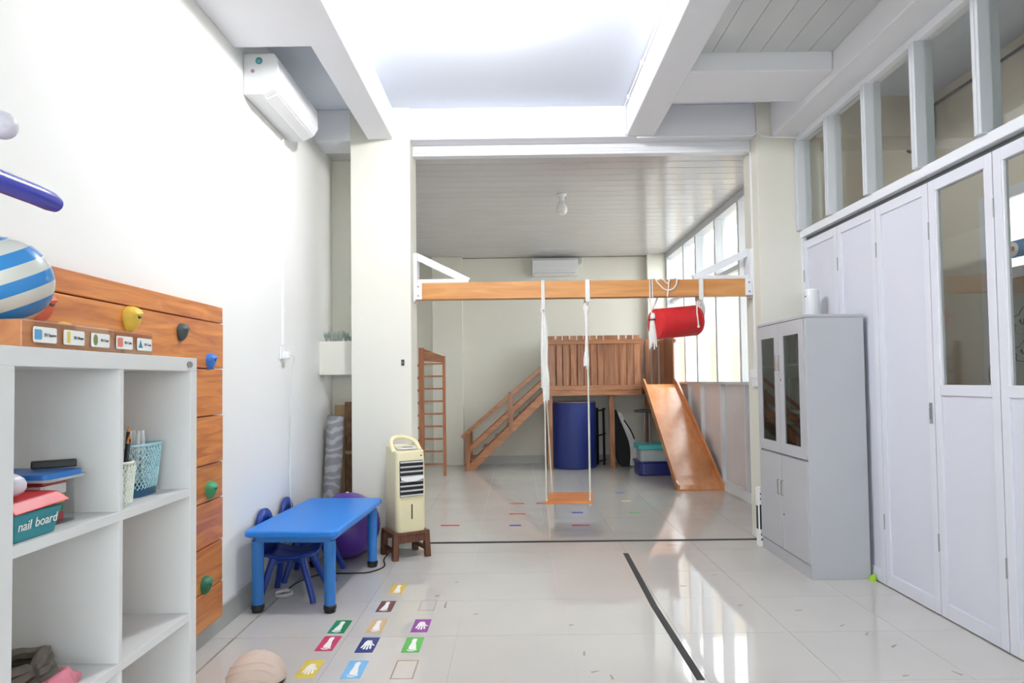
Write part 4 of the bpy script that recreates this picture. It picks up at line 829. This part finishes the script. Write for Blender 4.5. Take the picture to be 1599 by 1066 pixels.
# stairs
sw = math.radians(0)
for y in (YF-.04, YB-.10):
    obj('stringer', MB().add([(x, yy, z) for yy in (y, y+.035) for x, z in ((-.80, 0), (-.72, 0), (-.66, .0), (.49, 1.10), (.49, 1.26), (-.80, .03))],
        [(0, 1, 2, 3, 4, 5), (11, 10, 9, 8, 7, 6)]+[(k, (k+1) % 6, (k+1) % 6+6, k+6) for k in range(6)]), 'play_wood_x', t, world=True)
    obj('hand_rail', MB().obox((-.84, y+.017, .515), (.48, y+.017, 1.625), .035, .05), 'play_wood_x', t, world=True, bevel=.003)
    obj('mid_rail', MB().obox((-.72, y+.017, .32), (.48, y+.017, 1.40), .025, .075), 'play_wood_x', t, world=True, bevel=.003)
    obj('stair_post', box(-.785, -.715, y-.01, y+.045, 0, .58), 'play_wood', t, world=True, bevel=.003)
    obj('stair_post', box(-.115, -.045, y-.012, y+.047, .60, 1.19), 'play_wood', t, world=True, bevel=.003)
for k in range(6):
    xx = -.62+.19*k; obj('tread', box(xx-.09, xx+.11, YF-.005, YB-.10, .17+.173*k-.012, .17+.173*k+.012), 'play_wood_x', t, world=True, bevel=.003)
# slide
t = thing('wooden_slide', 'varnished wooden slide leading down from the play platform', 'slide', (2.25, 9.5, 0))
sp = [(10.595, 1.30), (10.50, 1.295), (10.38, 1.245), (9.4, .60), (8.72, .15), (8.55, .055), (8.44, .02)]
def sx0(y): return 2.02-(8.44-y)*-.028*-1 if False else 1.985+.02*(10.5-y)/2.06
def sx1(y): return 2.445+.095*(10.5-y)/2.06
v = []; f = []
for y, z in sp: v += [(sx0(y), y, z), (sx1(y), y, z), (sx1(y), y, z-.02), (sx0(y), y, z-.02)]
m = len(sp)
for i in range(m-1): f += [(4*i+k, 4*i+(k+1) % 4, 4*i+4+(k+1) % 4, 4*i+4+k) for k in range(4)]
f += [(0, 1, 2, 3), (4*m-1, 4*m-2, 4*m-3, 4*m-4)]
obj('slide_bed', MB().add(v, f), 'slide_wood', t, world=True)
for side in (0, 1):
    v = []; f = []
    for y, z in sp:
        xa = sx0(y)-.025 if side == 0 else sx1(y); h = .085 if 8.6 < y < 10.55 else .055
        v += [(xa, y, z+h), (xa+.025, y, z+h), (xa+.025, y, max(z-.05, 0)), (xa, y, max(z-.05, 0))]
    for i in range(m-1): f += [(4*i+k, 4*i+(k+1) % 4, 4*i+4+(k+1) % 4, 4*i+4+k) for k in range(4)]
    f += [(0, 1, 2, 3), (4*m-1, 4*m-2, 4*m-3, 4*m-4)]
    obj('side_board', MB().add(v, f), 'slide_wood', t, world=True)
# under the platform
t = thing('foam_barrel', 'large navy blue foam barrel standing under the play platform', 'barrel', (.91, 10.92, 0))
obj('shell', MB().lathe([(.35, 0), (.365, .015), (.365, 1.015), (.35, 1.03), (.27, 1.03), (.26, 1.015), (.26, .02)], 40, cap=False), 'navy_vinyl', t, smooth=True)
obj('top_edge', MB().lathe([(.35, 1.028), (.345, 1.036), (.275, 1.036), (.27, 1.028)], 40, cap=False), 'cardboard', t, smooth=True)
t = thing('backpack', 'tall black and grey padded bag leaning under the platform', 'bag', (1.75, 10.98, 0))
side = spline([(1.56, 0, .90), (1.60, 0, .88), (1.70, 0, .70), (1.80, 0, .42), (1.84, 0, .2), (1.83, 0, .02), (1.68, 0, .0), (1.60, 0, .12), (1.555, 0, .5), (1.55, 0, .8), (1.56, 0, .90)], 4)[:-1]
obj('pack', MB().prism([(p.x, p.z) for p in side], 10.84, 11.06, 'y'), 'black_cloth', t, world=True, bevel=.02, seg=3, smooth=True)
side = spline([(1.62, 0, .87), (1.68, 0, .82), (1.77, 0, .62), (1.88, 0, .42), (1.91, 0, .2), (1.88, 0, .02)], 4); inn = spline([(1.60, 0, .87), (1.64, 0, .75), (1.71, 0, .58), (1.78, 0, .38), (1.80, 0, .2), (1.79, 0, .02)], 4); m_ = len(side)
v = [(p.x, y, max(p.z, 0)) for y in (10.80, 11.0) for p in side+inn]
f = [(i, i+1, m_+i+1, m_+i) for i in range(m_-1)]+[(2*m_+i+1, 2*m_+i, 3*m_+i, 3*m_+i+1) for i in range(m_-1)]+[(i+1, i, 2*m_+i, 2*m_+i+1) for i in range(m_-1)]+[(m_+i, m_+i+1, 3*m_+i+1, 3*m_+i) for i in range(m_-1)]+[(0, m_, 3*m_, 2*m_), (m_-1, 3*m_-1, 4*m_-1, 2*m_-1)]
obj('back_padding', MB().add(v, f), 'grey_cloth', t, world=True, bevel=.006, smooth=True)
obj('strap', MB().tube(spline([(1.70, 10.79, .74), (1.80, 10.78, .58), (1.86, 10.79, .44)]), .01, 6), 'black_cloth', t, world=True, smooth=True)
t = thing('folding_frame', 'thin black metal folding frame standing beside the navy barrel', 'frame', (1.40, 11.1, 0))
obj('upright', MB().tube([(1.42, 11.1, 0), (1.42, 11.1, .92)], .02, 8), 'dark_plastic', t, world=True); obj('upright', MB().tube([(1.33, 11.2, 0), (1.33, 11.2, .92)], .02, 8), 'dark_plastic', t, world=True)
for z in (.87, .47, .05): obj('crossbar', MB().tube([(1.22, 11.16, z-.03), (1.46, 11.16, z+.03)], .013, 6), 'dark_plastic', t, world=True)
t = thing('lower_tub', 'navy blue plastic tub on the floor under the slide', 'tub', (2.03, 10.0, 0))
obj('body', MB().prism(rrect(1.74, 2.34, 9.78, 10.22, .08), 0.0, .19), 'navy_plastic', t, world=True, smooth=True, bevel=.02); obj('rim', MB().prism(rrect(1.72, 2.36, 9.76, 10.24, .09), .19, .205), 'navy_plastic', t, world=True, smooth=True)
t = thing('storage_bin', 'clear storage bin with a teal lid stacked on the navy tub', 'bin', (2.03, 10.0, .205))
obj('body', MB().prism(rrect(1.78, 2.30, 9.80, 10.2, .05), .205, .375), 'frosted', t, world=True, smooth=True); obj('lid', MB().prism(rrect(1.74, 2.34, 9.76, 10.24, .06), .375, .44), 'teal_plastic', t, world=True, smooth=True, bevel=.01)
t = thing('practice_drum', 'small grey drum stand with a round pad behind the teal-lidded bin', 'stand', (2.08, 10.75, 0))
obj('stem', MB().tube([(2.1, 10.75, .02), (2.1, 10.75, .86)], .022, 8), 'grey_metal', t, world=True, smooth=True); obj('stem', MB().tube([(2.0, 10.7, .02), (2.02, 10.75, .84)], .018, 8), 'grey_metal', t, world=True, smooth=True)
obj('pad', MB().lathe([(.15, .86), (.17, .875), (.16, .89), (.02, .91)], 24, (2.02, 10.75, 0)), 'cable_grey', t, world=True, smooth=True)
for a in range(3): obj('foot', MB().tube([(2.06, 10.74, .25), (2.06+.2*math.cos(a*2.1), 10.74+.2*math.sin(a*2.1), .01)], .011, 6), 'grey_metal', t, world=True)

# ================================================================== seated child with headscarf
def skin_mesh(name, joints, bones, m, parent, sub=2):
    me = bpy.data.meshes.new(name); keys = list(joints); me.from_pydata([joints[k][0] for k in keys], [(keys.index(a), keys.index(b)) for a, b in bones], [])
    o = bpy.data.objects.new(name, me); COL.objects.link(o)
    o.modifiers.new('skin', 'SKIN'); sv = me.skin_vertices[0].data
    for i, k in enumerate(keys): sv[i].radius = joints[k][1]; sv[i].use_root = (i == 0)
    s = o.modifiers.new('sub', 'SUBSURF'); s.levels = sub; s.render_levels = sub
    bpy.context.view_layer.update()
    m2 = bpy.data.meshes.new_from_object(o.evaluated_get(bpy.context.evaluated_depsgraph_get())); bpy.data.objects.remove(o)
    m2.shade_smooth(); m2.materials.clear(); m2.materials.append(MATS[m]); o = bpy.data.objects.new(name, m2); COL.objects.link(o); o.parent = parent; return o
PX, PY = -.862, 2.17
t = thing('person', 'small child in a beige headscarf sitting on the floor beside the white shelf', 'person', (PX, PY, 0), math.radians(-8))
# local frame: child faces +x, left side is +y
J = {'pelvis': ((0, 0, .075), (.075, .085)), 'belly': ((.005, 0, .16), (.07, .08)), 'chest': ((.012, 0, .25), (.065, .085)), 'neck': ((.02, 0, .32), (.034, .034)), 'skull': ((.03, 0, .40), (.055, .055))}
Bn = [('pelvis', 'belly'), ('belly', 'chest'), ('chest', 'neck'), ('neck', 'skull')]
for s, n in ((1, 'l'), (-1, 'r')):
    J[n+'sh'] = ((.01, s*.095, .275), (.034, .034)); J[n+'el'] = ((.06, s*.15, .18), (.025, .025)); J[n+'wr'] = ((.17, s*.10, .13), (.019, .019)); J[n+'pa'] = ((.205, s*.085, .118), (.02, .011))
    J[n+'hip'] = ((.04, s*.07, .065), (.055, .05)); J[n+'kn'] = ((.20, s*.17, .075), (.042, .042)); J[n+'an'] = ((.22, s*.02, .035), (.028, .028)); J[n+'to'] = ((.24, s*-.07, .028), (.026, .02))
    Bn += [('chest', n+'sh'), (n+'sh', n+'el'), (n+'el', n+'wr'), (n+'wr', n+'pa'), ('pelvis', n+'hip'), (n+'hip', n+'kn'), (n+'kn', n+'an'), (n+'an', n+'to')]
    for k in range(4):
        dy = (-.018+.012*k); L = (.022, .027, .025, .02)[k]
        J[n+'f%da' % k] = ((.222, s*.085+dy, .116), (.0062, .0062)); J[n+'f%db' % k] = ((.222+L, s*.085+dy*1.2, .108), (.0056, .0056)); J[n+'f%dc' % k] = ((.226+L*1.5, s*.085+dy*1.2, .094), (.0048, .0048))
        Bn += [(n+'pa', n+'f%da' % k), (n+'f%da' % k, n+'f%db' % k), (n+'f%db' % k, n+'f%dc' % k)]
    J[n+'ta'] = ((.20, s*.062, .118), (.0072, .0072)); J[n+'tb'] = ((.222, s*.052, .112), (.006, .006)); Bn += [(n+'pa', n+'ta'), (n+'ta', n+'tb')]
body = skin_mesh('body', J, Bn, 'skin', t)
# head with face
hd = MB().ball((0, 0, 0), .08, 36, 26, (.98, .86, 1.12)); nv = []
for x, y, z in hd.v:
    if x > 0:
        x -= .006*math.exp(-((abs(y)-.028)**2+(z+.002)**2)/.00018)         # eye sockets
        x += .015*math.exp(-(y**2/.00009+(z+.022)**2/.00035))              # nose
        x += .006*math.exp(-(y**2/.0005+(z+.047)**2/.00006))               # lips
        x += .006*math.exp(-(y**2/.0006+(z+.072)**2/.0003))                # chin
    if z < -.03: y *= 1-.2*min(1, (-.03-z)/.06)
    nv.append((x, y, z))
hd.v = nv; HM = Matrix.Translation((.04, 0, .443)) @ Matrix.Rotation(math.radians(14), 4, 'Y'); hd.move(HM)
obj('head', hd, 'skin', t, smooth=True)
for s in (-1, 1):
    obj('eye', MB().ball((.0655, s*.028, -.002), .0095, 14, 10).move(HM), 'white_paper', t, smooth=True); obj('iris', MB().ball((.0713, s*.028, -.003), .0046, 12, 8).move(HM), 'hair', t, smooth=True)
    obj('eyebrow', MB().tube([(.074, s*.014, .016), (.073, s*.028, .022), (.062, s*.044, .017)], .0026, 6).move(HM), 'hair', t)
mat('lips', C(176, 98, 92), .5); obj('mouth', MB().tube([(.068, -.018, -.046), (.0755, -.006, -.047), (.0755, .006, -.047), (.068, .018, -.046)], [.002, .0042, .0042, .002], 8).move(HM), 'lips', t, smooth=True)
# headscarf: closed shell with a face opening, cape over the shoulders
v = []; f = []; n = 44; rows = 22
for j in range(rows+1):
    u = j/rows
    for k in range(n):
        a = 2*PI*k/n; ca, sa = math.cos(a), math.sin(a)
        if u < .62:
            th_ = u/.62*2.25; r = .090; z = .097*math.cos(th_); rr = math.sin(th_)
            x, y, zz = r*rr*ca, .083*rr*sa, z+.003*math.sin(9*a+th_*6)*rr*max(0, .6-ca)
            P_ = HM @ Vector((x, y, zz)); x, y, zz = P_
        else:
            w_ = (u-.62)/.38; r0 = .075; r1x, r1y = .115, .165; x = .03+(r0+(r1x-r0)*w_)*ca; y = (r0*.92+(r1y-r0)*w_)*sa; zz = .40-.17*w_**.9+.006*math.sin(8*a)*w_
        v.append((x, y, zz))
def facial(p):
    q = HM.inverted() @ Vector(p); return q.x > .03 and abs(q.y) < .052 and -.075 < q.z < .034
for j in range(rows):
    for k in range(n):
        q = (j*n+k, j*n+(k+1) % n, (j+1)*n+(k+1) % n, (j+1)*n+k)
        if j == 0: q = (q[0], q[2], q[3])
        c = [sum(v[i][d] for i in q)/len(q) for d in range(3)]
        if not facial(c): f.append(q)
sc = obj('headscarf', MB().add(v, f), 'scarf', t, smooth=True, weld=True); md = sc.modifiers.new('solid', 'SOLIDIFY'); md.thickness = .005; md.offset = 1; md = sc.modifiers.new('sub', 'SUBSURF'); md.levels = 1; md.render_levels = 2
for k, (a0, a1) in enumerate(((-.5, .55), (-.1, .85), (.25, 1.1))):
    pts = []
    for i in range(13):
        w_ = i/12; al = math.radians(-168+150*w_); el = a0+(a1-a0)*math.sin(PI*w_*.75); pts.append(HM @ Vector((.0925*math.cos(al)*math.cos(el), .0855*math.sin(al)*math.cos(el), .0995*math.sin(el))))
    obj('scarf_fold', MB().tube(pts, [.0006]+[.0055]*11+[.0006], 6), 'scarf', sc, smooth=True)
obj('under_band', MB().tube([HM @ Vector((.079*math.cos(a), .071*math.sin(a), 0.030-.010*abs(math.sin(a)))) for a in [(-1.1+.22*i) for i in range(11)]], .0035, 8), 'hair', sc, smooth=True, label='dark hair edge')
TJ = {k: (J[k][0], tuple(r*1.14+.004 for r in J[k][1])) for k in ('pelvis', 'belly', 'chest', 'lsh', 'lel', 'rsh', 'rel', 'lhip', 'lkn', 'rhip', 'rkn', 'lan', 'ran')}
for n_ in 'lr':
    TJ[n_+'fw'] = (tuple(Vector(J[n_+'el'][0]).lerp(Vector(J[n_+'wr'][0]), .9)), (.026, .026)); TJ[n_+'an'] = (tuple(Vector(J[n_+'kn'][0]).lerp(Vector(J[n_+'an'][0]), .85)), (.035, .034))
skin_mesh('tunic', TJ, [('pelvis', 'belly'), ('belly', 'chest')]+[e for n_ in 'lr' for e in (('chest', n_+'sh'), (n_+'sh', n_+'el'), (n_+'el', n_+'fw'), ('pelvis', n_+'hip'), (n_+'hip', n_+'kn'), (n_+'kn', n_+'an'))], 'tunic', t)
